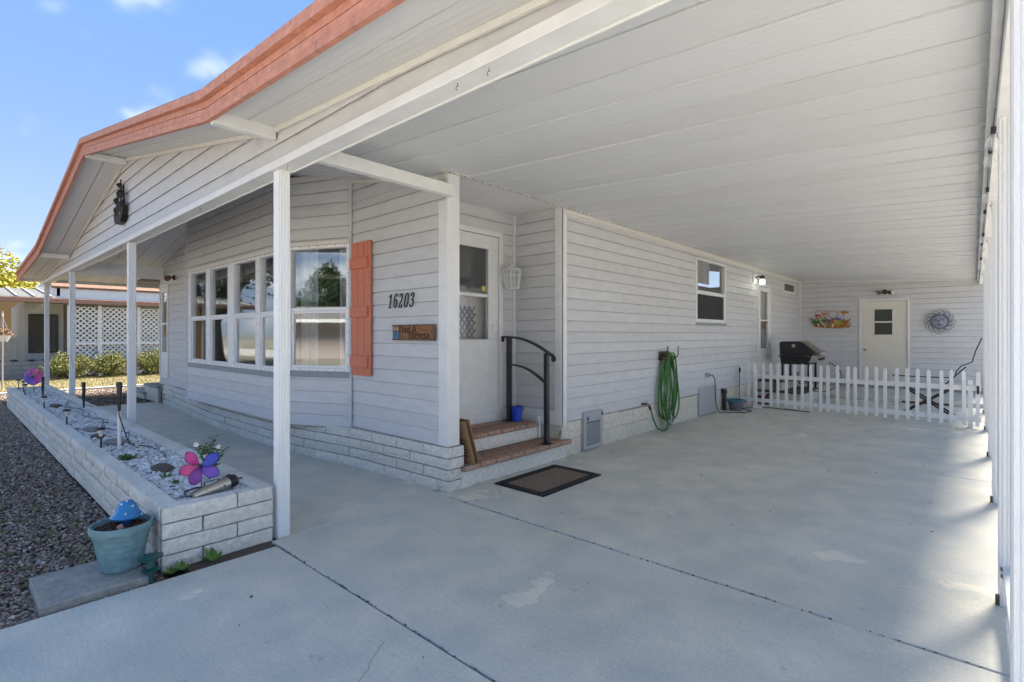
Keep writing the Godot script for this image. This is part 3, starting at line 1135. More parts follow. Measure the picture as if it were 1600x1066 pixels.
	for k in range(-6, 9):
		for sgn in [-1.0, 1.0]:
			var u0 := 0.70 + k * 0.075
			var p := []
			for e in 2:
				var zz: float = [1.36, 1.72][e]
				var uu: float = u0 + (zz - 1.36) * sgn * 0.85
				p.append(Vector2(uu, zz))
			var cl0: Vector2 = p[0]
			var cl1: Vector2 = p[1]
			# clip to the glass
			var f0 := 0.0
			var f1 := 1.0
			for lim in [[0.70, 1.0], [1.09, -1.0]]:
				var d0: float = (cl0.x - lim[0]) * lim[1]
				var d1: float = (cl1.x - lim[0]) * lim[1]
				if d0 < 0 and d1 < 0: f1 = -1.0
				elif d0 < 0: f0 = maxf(f0, d0 / (d0 - d1))
				elif d1 < 0: f1 = minf(f1, d0 / (d0 - d1))
			if f1 - f0 < 0.06: continue
			var q0 := cl0.lerp(cl1, f0)
			var q1 := cl0.lerp(cl1, f1)
			la.bar(Od + IN * q0.x + Vector3.UP * q0.y + X * (-0.07 + 0.006 * sgn), Od + IN * q1.x + Vector3.UP * q1.y + X * (-0.07 + 0.006 * sgn), 0.004, 0.016, IN)
	obj("lattice_grille", la, M("grille_grey", Color(0.05, 0.045, 0.04), 0.7), dr)
	var inner := MB.new()
	inner.box(P(4.5, 4.36, 0.5), P(3.5, 4.345, 1.9))
	obj("inner_door", inner, M("inner_door_beige", Color(0.50, 0.47, 0.43), 0.8), dr)
	var dh := MB.new()
	wbox(dh, Od, IN, X, 1.30, 1.335, 1.44, 1.60, 0.022, 0.030)
	dh.tube([Od + IN * 1.315 + Vector3.UP * 1.50 + X * 0.03, Od + IN * 1.315 + Vector3.UP * 1.50 + X * 0.07, Od + IN * 1.23 + Vector3.UP * 1.49 + X * 0.07], 0.008, 7)
	obj("door_handle", dh, ALU, dr)
	var th := MB.new()
	wbox(th, Od, IN, X, 0.56, 1.40, 0.524, 0.544, -0.03, 0.030)
	obj("threshold", th, M("dark_threshold", Color(0.05, 0.05, 0.05), 0.6), dr)
	var stk := MB.new()
	var shp := PackedVector2Array([Vector2(-0.025, 0.06), Vector2(0.025, 0.06), Vector2(0.025, 0.015), Vector2(0, -0.01), Vector2(-0.025, 0.015)])
	stk.prism(shp, Od + IN * 1.165 + Vector3.UP * 1.90 - X * 0.004, IN, Vector3.UP, 0.0015)
	obj("alarm_sticker", stk, M("yellow_sticker", Color(0.65, 0.55, 0.08), 0.6), dr)
	# side door beyond the fence
	var sf := MB.new()
	wframe(sf, Os, IN, X, 7.11, 8.05, 0.49, 2.515, 0.05, -0.05, 0.035)
	var sd := obj("side_door", sf, WHITE, t)
	var sdl := MB.new()
	wbox(sdl, Os, IN, X, 7.165, 7.995, 0.55, 1.10, -0.02, 0.02)
	wbox(sdl, Os, IN, X, 7.165, 7.995, 2.36, 2.46, -0.02, 0.02)
	wbox(sdl, Os, IN, X, 7.165, 7.30, 1.101, 2.359, -0.02, 0.02)
	wbox(sdl, Os, IN, X, 7.86, 7.995, 1.101, 2.359, -0.02, 0.02)
	wbox(sdl, Os, IN, X, 7.301, 7.859, 1.70, 1.735, -0.02, 0.022)
	obj("door_leaf", sdl, WHITE, sd)
	glazing(sd, Os, IN, X, 7.301, 7.859, 1.736, 2.358, 0.0, false)
	glazing(sd, Os, IN, X, 7.301, 7.859, 1.102, 1.699, 0.0, false)
	curtain(sd, Os, IN, X, 7.28, 7.88, 1.70, 2.40, -0.08, lace, 40.0)
	curtain(sd, Os, IN, X, 7.28, 7.88, 1.05, 1.70, -0.08, M("dark_lace", Color(0.10, 0.10, 0.10), 0.9), 40.0)
	# small louvred vent window
	var vf := MB.new()
	wframe(vf, Os, IN, X, 9.12, 10.25, 2.455, 2.705, 0.035, -0.05, 0.03)
	var vo := obj("vent_window", vf, WHITE, t)
	for i in 5:
		var lv := MB.new()
		var zc := 2.51 + i * 0.035
		lv.obev(Os + IN * 9.685 + Vector3.UP * zc + X * -0.01, Basis(IN, Vector3.UP, IN.cross(Vector3.UP)) * Basis(Vector3.RIGHT, 0.6), Vector3(0.53, 0.016, 0.002), 0.001)
		obj("louvre", lv, M("louvre_grey", Color(0.14, 0.14, 0.14), 0.6), vo)
	# left front door past the bay
	var lf := MB.new()
	wframe(lf, O5, X, Z, 0.03, 0.60, 0.54, 2.40, 0.05, -0.05, 0.035)
	var ld := obj("left_door", lf, WHITE, t)
	var ll := MB.new()
	wbox(ll, O5, X, Z, 0.085, 0.545, 0.595, 1.05, -0.02, 0.02)
	wbox(ll, O5, X, Z, 0.085, 0.545, 2.25, 2.345, -0.02, 0.02)
	wbox(ll, O5, X, Z, 0.085, 0.15, 1.051, 2.249, -0.02, 0.02)
	wbox(ll, O5, X, Z, 0.48, 0.545, 1.051, 2.249, -0.02, 0.02)
	wbox(ll, O5, X, Z, 0.151, 0.479, 1.60, 1.64, -0.02, 0.02)
	obj("door_leaf", ll, WHITE, ld)
	glazing(ld, O5, X, Z, 0.151, 0.479, 1.641, 2.248, 0.0, false)
	glazing(ld, O5, X, Z, 0.151, 0.479, 1.052, 1.599, 0.0, false)
	# block skirting
	var path := []
	var raw := [[3.04, 12.30], [3.02, 11.6], [2.955, 10.7], [2.875, 9.8], [2.825, 9.1], [2.80, 8.4], [2.785, 7.4], [2.78, 6.6], [2.795, 6.1], [2.83, 5.75], [2.885, 5.4], [2.945, 4.97], [2.975, 4.4], [2.995, 3.9], [3.01, 3.455]]
	for q in raw: path.append(P(q[0], q[1], 0))
	block_wall("block_skirting", t, path, 4, 0.10, 0.40, 0.19, BLOCK, -0.005, 0.2, 0.010)
	block_wall("block_skirting", t, [P(3.02, 3.452, 0), P(3.165, 3.452, 0)], 4, 0.10, 0.40, 0.1, BLOCK, -0.005, 0.0, 0.012)
	block_wall("block_skirting", t, [P(4.74, 3.495, 0), P(15.4, 3.495, 0)], 2, 0.195, 0.40, 0.06, CREAM, -0.005, 0.3, 0.005)
	block_wall("block_skirting", t, [P(4.733, 4.2, 0), P(4.733, 3.52, 0)], 2, 0.18, 0.40, 0.06, CREAM, 0.0, 0.3, 0.005)
	# floor inside
	var fl := MB.new()
	fl.box(P(15.9, 12.3, 0.40), P(3.2, 4.3, 0.46))
	obj("interior_floor", fl, M("interior_floor", Color(0.12, 0.10, 0.08), 0.7), t)

func carport() -> void:
	var t := thing("carport", "attached white aluminium carport with ribbed ceiling over the driveway", "carport", P(8.0, 1.7, 0))
	panels(t, 1.672, 15.45, [-0.20, 3.495], 0.305, -0.002)
	# rusty screw strip where the ceiling meets the house
	var s := MB.new()
	s.bev(P(15.4, 3.46, 2.828), P(2.9, 3.40, 2.838), 0.003)
	var so := obj("ceiling_strip", s, TRIM, t)
	var sc := MB.new()
	var a := 3.0
	rng.seed = 9
	while a < 12.0:
		sc.blob(P(a, 3.42 + rng.randf_range(-0.006, 0.006), 2.826), Vector3(0.007, 0.004, 0.010), int(a * 100), 0.2, 3, 6)
		a += rng.randf_range(0.04, 0.12)
	obj("screws", sc, M("rusty_steel"), so).set_meta("kind", "stuff")
	# outer beam and posts
	var bm := MB.new()
	bm.bev(P(15.4, -0.085, 2.52), P(1.67, -0.175, 2.632), 0.004)
	obj("beam", bm, WHITE, t)
	var gt := MB.new()
	gt.bev(P(15.4, -0.05, 2.575), P(1.67, -0.083, 2.60), 0.004)
	obj("beam_lip", gt, WHITE, t)
	var pm := post_mesh(0.08, 0.0, 2.52)
	for q in [[1.62, -0.102], [3.70, -0.134], [5.90, -0.152], [8.08, -0.160], [10.30, -0.16], [12.5, -0.165]]:
		var p := put("post", pm, ALU, Transform3D(Basis(), P(q[0], q[1], 0.0)), t)
		var br := MB.new()
		br.bev(P(q[0] - 0.030, q[1] + 0.052, 0.002), P(q[0] - 0.050, q[1] + 0.035, 0.055), 0.002)
		for zz in [0.02, 0.04]:
			br.blob(P(q[0] - 0.052, q[1] + 0.044, zz), Vector3(0.006, 0.006, 0.006), 3, 0.1, 4, 6)
		obj("base_bracket", br, M("rusty_steel"), p)
		var cp := MB.new()
		cp.bev(P(q[0] + 0.041, q[1] + 0.046, 2.44), P(q[0] - 0.041, q[1] + 0.041, 2.60), 0.002)
		obj("bracket", cp, WHITE, p)
		for zz in [2.48, 2.56]:
			var bl := MB.new()
			bl.blob(P(q[0] - 0.01, q[1] + 0.048, zz), Vector3(0.006, 0.010, 0.010), 3, 0.15, 4, 6)
			obj("bolt", bl, M("rust_bolt", Color(0.22, 0.10, 0.04), 0.7), p)
	var rl := MB.new()
	rl.bev(P(3.66, -0.108, 0.165), P(1.68, -0.150, 0.205), 0.003)
	obj("kick_rail", rl, WHITE, t)
	for zz in [0.215, 0.18]:
		for aa in [3.60, 3.57]:
			var bl := MB.new()
			bl.blob(P(aa, -0.104, zz), Vector3(0.005, 0.006, 0.006), 3, 0.1, 4, 6)
			obj("bolt", bl, M("dark_bolt", Color(0.08, 0.08, 0.08), 0.5), t)
	# rear wall with storeroom door
	var w := thing("storeroom", "grey lap sided storeroom wall closing the far end of the carport", "storeroom", P(15.45, 1.7, 0))
	var O := P(15.45, 3.5, 0)
	var hole := [[1.37, 2.36, 0.09, 2.27]]
	backing(w, O, Vector3.RIGHT, Vector3.BACK, 3.75, 0.0, 2.84, hole)
	siding(w, O, Vector3.RIGHT, Vector3.BACK, 3.75, 0.22, 2.80, 0.127, hole, func(u: float) -> float: return zr(3.5 - u) - 0.03)
	band("ceiling_trim", w, TRIM, 15.425, 15.44, [-0.2, 3.49], -0.04, -0.004)
	var ch := MB.new()
	ch.bev(P(15.45, 3.485, 0.2), P(15.415, 3.455, 2.80), 0.003)
	obj("corner_channel", ch, WHITE, w)
	var bs := MB.new()
	bs.bev(P(15.445, 3.48, 0.005), P(15.40, -0.25, 0.20), 0.004)
	obj("base_board", bs, M("grey_base", Color(0.33, 0.34, 0.35), 0.8), w)
	var df := MB.new()
	wframe(df, O, Vector3.RIGHT, Vector3.BACK, 1.36, 2.37, 0.095, 2.28, 0.05, -0.04, 0.04)
	var d := obj("storeroom_door", df, WHITE, w)
	d.set_meta("label", "cream flush door with a small divided window")
	var lf := MB.new()
	wbox(lf, O, Vector3.RIGHT, Vector3.BACK, 1.415, 2.315, 0.10, 1.385, -0.01, 0.014)
	wbox(lf, O, Vector3.RIGHT, Vector3.BACK, 1.415, 2.315, 2.035, 2.225, -0.01, 0.014)
	wbox(lf, O, Vector3.RIGHT, Vector3.BACK, 1.415, 1.66, 1.386, 2.034, -0.01, 0.014)
	wbox(lf, O, Vector3.RIGHT, Vector3.BACK, 2.04, 2.315, 1.386, 2.034, -0.01, 0.014)
	obj("door_leaf", lf, M("door_cream", Color(0.68, 0.65, 0.575), 0.6), d)
	var wf := MB.new()
	wframe(wf, O, Vector3.RIGHT, Vector3.BACK, 1.65, 2.05, 1.376, 2.044, 0.025, 0.0, 0.024)
	wbox(wf, O, Vector3.RIGHT, Vector3.BACK, 1.675, 2.025, 1.69, 1.73, -0.005, 0.022)
	obj("window_frame", wf, M("door_cream"), d)
	glazing(d, O, Vector3.RIGHT, Vector3.BACK, 1.676, 2.024, 1.40, 1.69, 0.004, false)
	glazing(d, O, Vector3.RIGHT, Vector3.BACK, 1.676, 2.024, 1.73, 2.02, 0.004, false)
	var room := MB.new()  # the room behind: rear, sides, floor and ceiling
	room.box(P(18.2, 3.6, 0.0), P(18.1, -0.4, 2.95))
	room.box(P(18.1, 3.6, 0.0), P(15.56, 3.5, 2.95))
	room.box(P(18.1, -0.3, 0.0), P(15.56, -0.4, 2.95))
	room.box(P(18.2, 3.6, 2.95), P(15.5, -0.4, 3.0))
	room.box(P(18.1, 3.5, -0.05), P(15.56, -0.3, 0.05))
	obj("room", room, M("interior_wall"), w)
	var kn := MB.new()
	kn.lathe(O + Vector3.RIGHT * 1.475 + Vector3.UP * 1.02 + Vector3.BACK * 0.014, [Vector2(0.028, 0), Vector2(0.028, 0.006), Vector2(0.012, 0.012), Vector2(0.012, 0.03), Vector2(0.026, 0.04), Vector2(0.024, 0.058), Vector2(0, 0.064)], 12, Basis(Vector3.RIGHT, Vector3.BACK, Vector3.DOWN))
	obj("door_knob", kn, M("brass", Color(0.35, 0.25, 0.12), 0.35, {"metal": 0.9}), d)
	var ps := setting("patio_slab", Vector3.ZERO)
	slab(ps, M("painted_concrete"), 13.2, 15.40, -0.3, 3.45, 0.09, 0.085)

func tread_bricks(parent: Node, a0: float, a1: float, b0: float, b1: float, z: float, nose: float) -> void:
	# bullnose row along the front edge, then small paving bricks behind
	var n := int(round((a1 - a0) / 0.205))
	var w := (a1 - a0) / n
	var mats2 := [M("terracotta_brick"), M("terracotta_brick_pale"), M("terracotta_brick_dusk")]
	for i in n:
		var m := MB.new()
		m.bev(P(a0 + (i + 1) * w - 0.0025, b0 + nose, z - 0.048), P(a0 + i * w + 0.0025, b0, z), 0.014)
		obj("brick", m, mats2[(i * 5 + 1) % 3 if i % 4 == 0 else 0], parent)
	var bed := MB.new()
	bed.box(P(a1 - 0.004, b1, z - 0.045), P(a0 + 0.004, b0 + 0.012, z - 0.007))
	obj("mortar_bed", bed, M("grout", Color(0.16, 0.12, 0.10), 0.95), parent)
	var rows := int((b1 - b0 - nose) / 0.105)
	for r in rows:
		var bb := b0 + nose + r * (b1 - b0 - nose) / rows
		var be := bb + (b1 - b0 - nose) / rows
		var off := 0.1 * (r % 2)
		var a := a0 - off
		var k := 0
		while a < a1 - 0.01:
			var s := maxf(a, a0) + 0.003
			var e := minf(a + 0.2, a1) - 0.003
			if e - s > 0.02:
				var m := MB.new()
				m.bev(P(e, be - 0.003, z - 0.03), P(s, bb + 0.003, z - 0.002), 0.004)
				obj("brick", m, [M("terracotta_brick_dusk"), M("terracotta_brick"), M("brick_brown")][(k * 3 + r * 2) % 3], parent)
			a += 0.2
			k += 1

func entry() -> void:
	var blotch := grey(256, 0.03, 4, 51, 0.7, 1.0, FastNoiseLite.TYPE_SIMPLEX_SMOOTH, 0.1)
	var gr := grey(256, 0.14, 3, 52, 0.0, 1.0)
	M("terracotta_brick", Color(0.57, 0.36, 0.26), 0.85, {"tex": blotch, "scale": 2.5, "bump": gr, "depth": 0.25})
	M("terracotta_brick_pale", Color(0.56, 0.37, 0.28), 0.85, {"tex": blotch, "scale": 2.5, "bump": gr, "depth": 0.25})
	M("terracotta_brick_dusk", Color(0.48, 0.295, 0.21), 0.85, {"tex": blotch, "scale": 2.5, "bump": gr, "depth": 0.25})
	M("brick_brown", Color(0.40, 0.25, 0.18), 0.85, {"tex": blotch, "scale": 2.5, "bump": gr, "depth": 0.25})
	var t := thing("entry_steps", "two brick topped entry steps with white painted risers at front door", "steps", P(4.0, 3.8, 0))
	block_wall("riser", t, [P(3.165, 3.455, 0), P(4.79, 3.455, 0)], 1, 0.158, 0.55, 0.15, BLOCK, 0.0, 0.3, 0.004)
	var rt := MB.new()
	rt.box(P(4.785, 3.74, 0.0), P(3.17, 3.60, 0.155))
	obj("core", rt, BLOCK, t)
	tread_bricks(t, 3.16, 4.82, 3.40, 3.75, 0.207, 0.10)
	block_wall("riser", t, [P(3.165, 3.755, 0), P(4.63, 3.755, 0)], 1, 0.135, 0.6, 0.12, BLOCK, 0.205, 0.4, 0.004)
	tread_bricks(t, 3.16, 4.64, 3.735, 4.19, 0.388, 0.10)
	var tr := MB.new()
	tr.bev(P(4.70, 3.80, 0.2), P(4.65, 3.76, 0.45), 0.004)
	obj("side_trim", tr, WHITE, t)
	# handrail
	var h := thing("handrail", "black iron handrail with arched top rail and scrolled ends on steps", "handrail", P(4.45, 3.75, 0.2))
	for q in [[4.43, 3.47, 0.207, 1.195], [4.47, 4.06, 0.388, 1.368]]:
		var m := MB.new()
		m.bev(P(q[0] + 0.025, q[1] + 0.025, q[2]), P(q[0] - 0.025, q[1] - 0.025, q[3]), 0.003)
		var p := obj("post", m, DARK, h)
		var f := MB.new()
		f.bev(P(q[0] + 0.055, q[1] + 0.055, q[2]), P(q[0] - 0.055, q[1] - 0.055, q[2] + 0.008), 0.003)
		f.bev(P(q[0] + 0.03, q[1] + 0.03, q[2] + 0.008), P(q[0] - 0.03, q[1] - 0.03, q[2] + 0.022), 0.004)
		obj("foot_plate", f, DARK, p)
	var rail := func(called: String, b0: float, b1: float, z0: float, z1: float, bow: float, wd: float) -> void:
		var m := MB.new()
		var pts := []
		for i in 17:
			var u := i / 16.0
			pts.append(P(lerpf(4.47, 4.43, u), lerpf(b0, b1, u), lerpf(z0, z1, u) + bow * sin(PI * u) * 0.9))
		for i in 16: m.bar(pts[i], pts[i + 1], 0.042, wd, Vector3.UP)
		obj(called, m, DARK, h)
	rail.call("top_rail", 4.16, 3.38, 1.372, 1.165, 0.072, 0.022)
	rail.call("mid_rail", 4.04, 3.49, 1.05, 0.875, 0.055, 0.016)
	for q in [[4.165, 1.345, -1.0, 4.472], [3.375, 1.135, 1.0, 4.425]]:
		var m := MB.new()
		var pts := []
		for i in 26:
			var an: float = i / 25.0 * TAU * 1.35
			var r := lerpf(0.030, 0.008, i / 25.0)
			pts.append(P(q[3], q[0] - q[2] * sin(an) * r, q[1] + cos(an) * r))
		m.tube(pts, 0.011, 7)
		obj("scroll", m, DARK, h)
	# bucket
	var bk := thing("bucket", "small bright blue plastic bucket on the upper entry step", "bucket", P(4.52, 3.985, 0.388))
	var bm := MB.new()
	bm.lathe(P(4.52, 3.985, 0.3885), [Vector2(0, 0), Vector2(0.055, 0), Vector2(0.066, 0.155), Vector2(0.072, 0.156), Vector2(0.072, 0.168), Vector2(0.065, 0.168), Vector2(0.053, 0.01), Vector2(0, 0.01)], 22)
	obj("tub", bm, M("blue_plastic", Color(0.01, 0.06, 0.50), 0.4), bk)
	var hn := MB.new()
	var hp := []
	for i in 13:
		var an := PI * i / 12.0
		hp.append(P(4.52 + cos(an) * 0.070, 3.985 - 0.062 + 0.02 * sin(an), 0.5505 - sin(an) * 0.055))
	hn.tube(hp, 0.003, 5)
	obj("handle", hn, M("blue_plastic"), bk)
	# flattened cardboard
	var cb := M("cardboard", Color(0.40, 0.24, 0.115), 0.9, {"tex": grey(256, 0.02, 4, 57, 0.85, 1.0, FastNoiseLite.TYPE_SIMPLEX_SMOOTH, 0.05), "scale": 3.0})
	var ct := thing("cardboard_box", "flattened brown cardboard box leaning on corner beside the door steps", "cardboard", P(3.25, 3.55, 0.207))
	for q in [[3.285, 3.405, 3.295, 3.76, 0.0, 0.40], [3.315, 3.425, 3.325, 3.78, 0.0, 0.39], [3.345, 3.41, 3.355, 3.72, 0.0, 0.41]]:
		var m := MB.new()
		var p0 := P(q[0], q[1], 0.209)
		var p1 := P(q[2], q[3], 0.209)
		var lean := P(q[0] - 0.10, q[1] + 0.03, 0.209 + q[5]) - p0
		var th := P(0.012, 0.004, 0)
		m.hexa([p1 - th, p0 - th, p0, p1, p1 + lean - th, p0 + lean - th, p0 + lean, p1 + lean])
		obj("flap", m, cb, ct)
	var pr := MB.new()
	for i in 6:
		var u := 0.16 + i * 0.075
		var o := P(3.273 - 0.10 * u - 0.0015, 3.44 + 0.03 * u, 0.209 + 0.40 * u)
		var o2 := P(3.273 - 0.10 * (u + 0.03) - 0.0015, 3.44 + 0.03 * u, 0.209 + 0.40 * (u + 0.03))
		var wd := P(0.0, 0.07 + 0.03 * (i % 2), 0)
		pr.quad(o + wd, o, o2, o2 + wd)
	obj("print", pr, M("carton_print", Color(0.10, 0.06, 0.04), 0.9), ct).set_meta("kind", "stuff")
	# door mat
	var dm := thing("door_mat", "brown door mat with black scalloped rubber border before the steps", "door mat", P(3.93, 3.05, 0))
	var mm := MB.new()
	for q in [[3.47, 4.40, 2.755, 2.835], [3.47, 4.40, 3.26, 3.34], [3.47, 3.55, 2.835, 3.26], [4.32, 4.40, 2.835, 3.26]]:
		mm.bev(P(q[1], q[3], 0.001), P(q[0], q[2], 0.012), 0.003)
	var bo := obj("border", mm, M("black_rubber", Color(0.018, 0.017, 0.017), 0.7), dm)
	var kn := MB.new()
	for i in 60:
		for e in [2.765, 2.82, 3.275, 3.33]:
			kn.blob(P(3.485 + i * 0.0152, e, 0.012), Vector3(0.008, 0.006, 0.006), i, 0.1, 3, 5)
	for i in 26:
		for e in [3.485, 3.535, 4.335, 4.385]:
			kn.blob(P(e, 2.845 + i * 0.016, 0.012), Vector3(0.006, 0.006, 0.008), i, 0.1, 3, 5)
	obj("studs", kn, M("black_rubber"), bo).set_meta("kind", "stuff")
	var cn := MB.new()
	cn.bev(P(4.325, 3.265, 0.001), P(3.545, 2.83, 0.009), 0.002)
	obj("carpet", cn, M("mat_carpet", Color(0.42, 0.31, 0.23), 0.95, {"tex": grey(256, 0.06, 4, 58, 0.55, 1.0, FastNoiseLite.TYPE_CELLULAR, 0.25), "scale": 3.5, "bump": gr, "depth": 0.8}), dm)

func lattice_strips(m: MB, a0: float, a1: float, z0: float, z1: float, b: float, step: float, wd: float) -> void:
	for sg in [-1.0, 1.0]:
		var c := -(z1 - z0)
		while c < (a1 - a0) + (z1 - z0):
			# line: a = a0 + c + sg * (z - z0), clipped
			var lo := 0.0
			var hi := z1 - z0
			if sg > 0:
				lo = maxf(lo, -c); hi = minf(hi, (a1 - a0) - c)
			else:
				lo = maxf(lo, c - (a1 - a0)); hi = minf(hi, c)
			if hi - lo > 0.05:
				m.bar(P(a0 + c + sg * lo, b - 0.004 * sg, z0 + lo), P(a0 + c + sg * hi, b - 0.004 * sg, z0 + hi), wd, 0.008, Vector3.RIGHT)
			c += step

func wall_things() -> void:
	var X := Vector3.RIGHT
	var IN := Vector3(0, 0, -1)
	# shutter
	var om := M("orange_paint", Color(0.68, 0.21, 0.12), 0.55, {"tex": grey(256, 0.05, 4, 71, 0.86, 1.0, FastNoiseLite.TYPE_SIMPLEX_SMOOTH, 0.04), "scale": Vector3(7.0, 0.7, 7.0), "bump": grey(256, 0.06, 3, 73, 0.0, 1.0), "depth": 0.08})
	var t := thing("window_shutter", "orange board and batten shutter beside the bay window", "shutter", P(3.0, 4.83, 0.96))
	var O := P(3.012, 5.03, 0)
	for i in 3:
		var m := MB.new()
		wbox(m, O, X, Vector3.BACK, 0.01 + i * 0.122, 0.125 + i * 0.122, 0.965, 2.385, 0.004, 0.026, 0.003)
		obj("board", m, om, t)
	for z in [2.10, 1.58, 1.06]:
		var m := MB.new()
		wbox(m, O, X, Vector3.BACK, 0.015, 0.335, z, z + 0.115, 0.026, 0.050, 0.004)
		obj("batten", m, om, t)
	# house number
	var nb := thing("house_number", "black slanted house number 16203 on the grey siding", "house number", P(3.0, 4.13, 1.65))
	var font := SystemFont.new()
	font.font_names = PackedStringArray(["Droid Serif"])
	font.font_weight = 500
	font.font_italic = true
	var u := 4.335
	for ch in ["1", "6", "2", "0", "3"]:
		var tm := TextMesh.new()
		tm.text = ch
		tm.font = font
		tm.font_size = 40
		tm.pixel_size = 0.0048
		tm.depth = 0.008
		var bs := Basis(Vector3(0.66, 0, 0), Vector3(0.20, 1.0, 0), Vector3(0, 0, 1))
		put("digit", tm, M("black_number", Color(0.012, 0.012, 0.014), 0.5), Transform3D(bs, P(3.008, u, 1.73)), nb)
		u -= 0.088
	# name plaque
	var pl := thing("name_plaque", "small carved wooden name plaque with a painted pair of figures", "plaque", P(3.0, 3.95, 1.35))
	var wd := M("plaque_wood", Color(0.40, 0.17, 0.055), 0.6, {"tex": grey(256, 0.02, 5, 72, 0.55, 1.0), "scale": Vector3(2.0, 14.0, 2.0)})
	var b0 := MB.new()
	b0.bev(P(3.012, 4.275, 1.352), P(2.992, 3.64, 1.488), 0.004)
	obj("board", b0, wd, pl)
	var fr := MB.new()
	for q in [[4.28, 3.635, 1.345, 1.356], [4.28, 3.635, 1.484, 1.495]]:
		fr.bev(P(3.012, q[0], q[2]), P(2.987, q[1], q[3]), 0.003)
	fr.bev(P(3.012, 3.66, 1.345), P(2.987, 3.632, 1.495), 0.003)
	obj("frame", fr, M("plaque_frame", Color(0.14, 0.085, 0.055), 0.7), pl)
	var fs := [[4.235, Color(0.05, 0.16, 0.16)], [4.185, Color(0.06, 0.14, 0.28)]]
	for q in fs:
		var m := MB.new()
		m.prism(PackedVector2Array([Vector2(-0.028, 0.0), Vector2(0.026, 0.0), Vector2(0.02, 0.075), Vector2(-0.018, 0.08)]), P(2.9915, q[0], 1.358), X, Vector3.UP, 0.005)
		obj("painted_figure", m, M("figure %s" % q[0], q[1], 0.6), pl)
		var hd := MB.new()
		hd.blob(P(2.989, q[0], 1.458), Vector3(0.018, 0.02, 0.006), 2, 0.05, 6, 10)
		obj("painted_head", hd, M("figure_straw", Color(0.42, 0.33, 0.20), 0.7), pl)
	var f2 := SystemFont.new()
	f2.font_names = PackedStringArray(["Droid Serif"])
	f2.font_italic = true
	for q in [["Tom  &", 4.03, 1.450], ["Theresa", 3.86, 1.392]]:
		var tm := TextMesh.new()
		tm.text = q[0]
		tm.font = f2
		tm.font_size = 32
		tm.pixel_size = 0.0027
		tm.depth = 0.004
		put("lettering", tm, M("dark_lettering", Color(0.03, 0.02, 0.015), 0.6), Transform3D(Basis(), P(2.990, q[1], q[2])), pl)
	# white lantern by the door
	var ln := thing("wall_lantern", "white coach lantern on the wall beside front door", "lantern", P(4.545, 4.2, 2.05))
	var c := P(4.525, 4.06, 2.0)
	var pw := MB.new()
	pw.bev(P(4.60, 4.205, 2.03), P(4.50, 4.18, 2.25), 0.006)
	obj("wall_plate", pw, WHITE, ln)
	var arm := MB.new()
	arm.tube([P(4.545, 4.19, 2.2), P(4.535, 4.14, 2.245), P(4.525, 4.08, 2.25), P(4.525, 4.06, 2.22)], 0.010, 8)
	obj("arm", arm, WHITE, ln)
	var cap := MB.new()
	cap.lathe(c, [Vector2(0.135, 0.155), Vector2(0.135, 0.163), Vector2(0.10, 0.18), Vector2(0.03, 0.215), Vector2(0.018, 0.235), Vector2(0, 0.24)], 6)
	obj("cap", cap, WHITE, ln)
	var cage := MB.new()
	for i in 6:
		var an := TAU * (i + 0.0) / 6
		var d := Vector3(cos(an), 0, -sin(an))
		var an2 := TAU * (i + 1.0) / 6
		var e := Vector3(cos(an2), 0, -sin(an2))
		cage.bar(c + d * 0.115 + Vector3.UP * 0.157, c + d * 0.078 + Vector3.UP * -0.06, 0.010, 0.010, Vector3.RIGHT)
		var mid := (d + e) / 2
		cage.bar(c + mid * 0.113 + Vector3.UP * 0.157, c + mid * 0.078 + Vector3.UP * -0.06, 0.006, 0.006, Vector3.RIGHT)
		cage.bar(c + d * 0.105 + Vector3.UP * 0.10, c + e * 0.105 + Vector3.UP * 0.10, 0.008, 0.008)
		cage.bar(c + d * 0.079 + Vector3.UP * -0.055, c + e * 0.079 + Vector3.UP * -0.055, 0.014, 0.014)
	obj("cage", cage, WHITE, ln)
	var bt := MB.new()
	bt.lathe(c, [Vector2(0, -0.075), Vector2(0.05, -0.07), Vector2(0.082, -0.062), Vector2(0.082, -0.056), Vector2(0, -0.056)], 6)
	obj("base", bt, WHITE, ln)
	var lg := MB.new()
	for i in 6:
		var an := TAU * i / 6
		var an2 := TAU * (i + 1.0) / 6
		var d := Vector3(cos(an), 0, -sin(an))
		var e := Vector3(cos(an2), 0, -sin(an2))
		lg.quad(c + d * 0.075 + Vector3.UP * -0.05, c + e * 0.075 + Vector3.UP * -0.05, c + e * 0.108 + Vector3.UP * 0.155, c + d * 0.108 + Vector3.UP * 0.155)
	obj("glass", lg, GLASS, ln)
	# lit jar lamp by the side door
	var jl := thing("jar_lamp", "lit jar lamp with black arm above the side door", "lamp", P(11.65, 3.48, 2.55))
	var jp := MB.new()
	jp.bev(P(11.72, 3.485, 2.50), P(11.50, 3.46, 2.70), 0.005)
	obj("plate", jp, WHITE, jl)
	var ja := MB.new()
	ja.tube([P(11.6, 3.46, 2.60), P(11.6, 3.40, 2.63), P(11.6, 3.33, 2.63)], 0.016, 8)
	ja.lathe(P(11.6, 3.32, 2.57), [Vector2(0.05, 0.0), Vector2(0.05, 0.05), Vector2(0.02, 0.08), Vector2(0, 0.08)], 14)
	obj("arm", ja, DARK, jl)
	var jg := MB.new()
	jg.lathe(P(11.6, 3.32, 2.45), [Vector2(0, 0), Vector2(0.045, 0.004), Vector2(0.055, 0.03), Vector2(0.055, 0.095), Vector2(0.045, 0.12)], 16)
	var glow := StandardMaterial3D.new()
	glow.albedo_color = Color(0.9, 0.9, 0.88)
	glow.emission_enabled = true
	glow.emission = Color(0.95, 1.0, 0.92)
	glow.emission_energy_multiplier = 0.45
	obj("lamp_glass", jg, glow, jl)
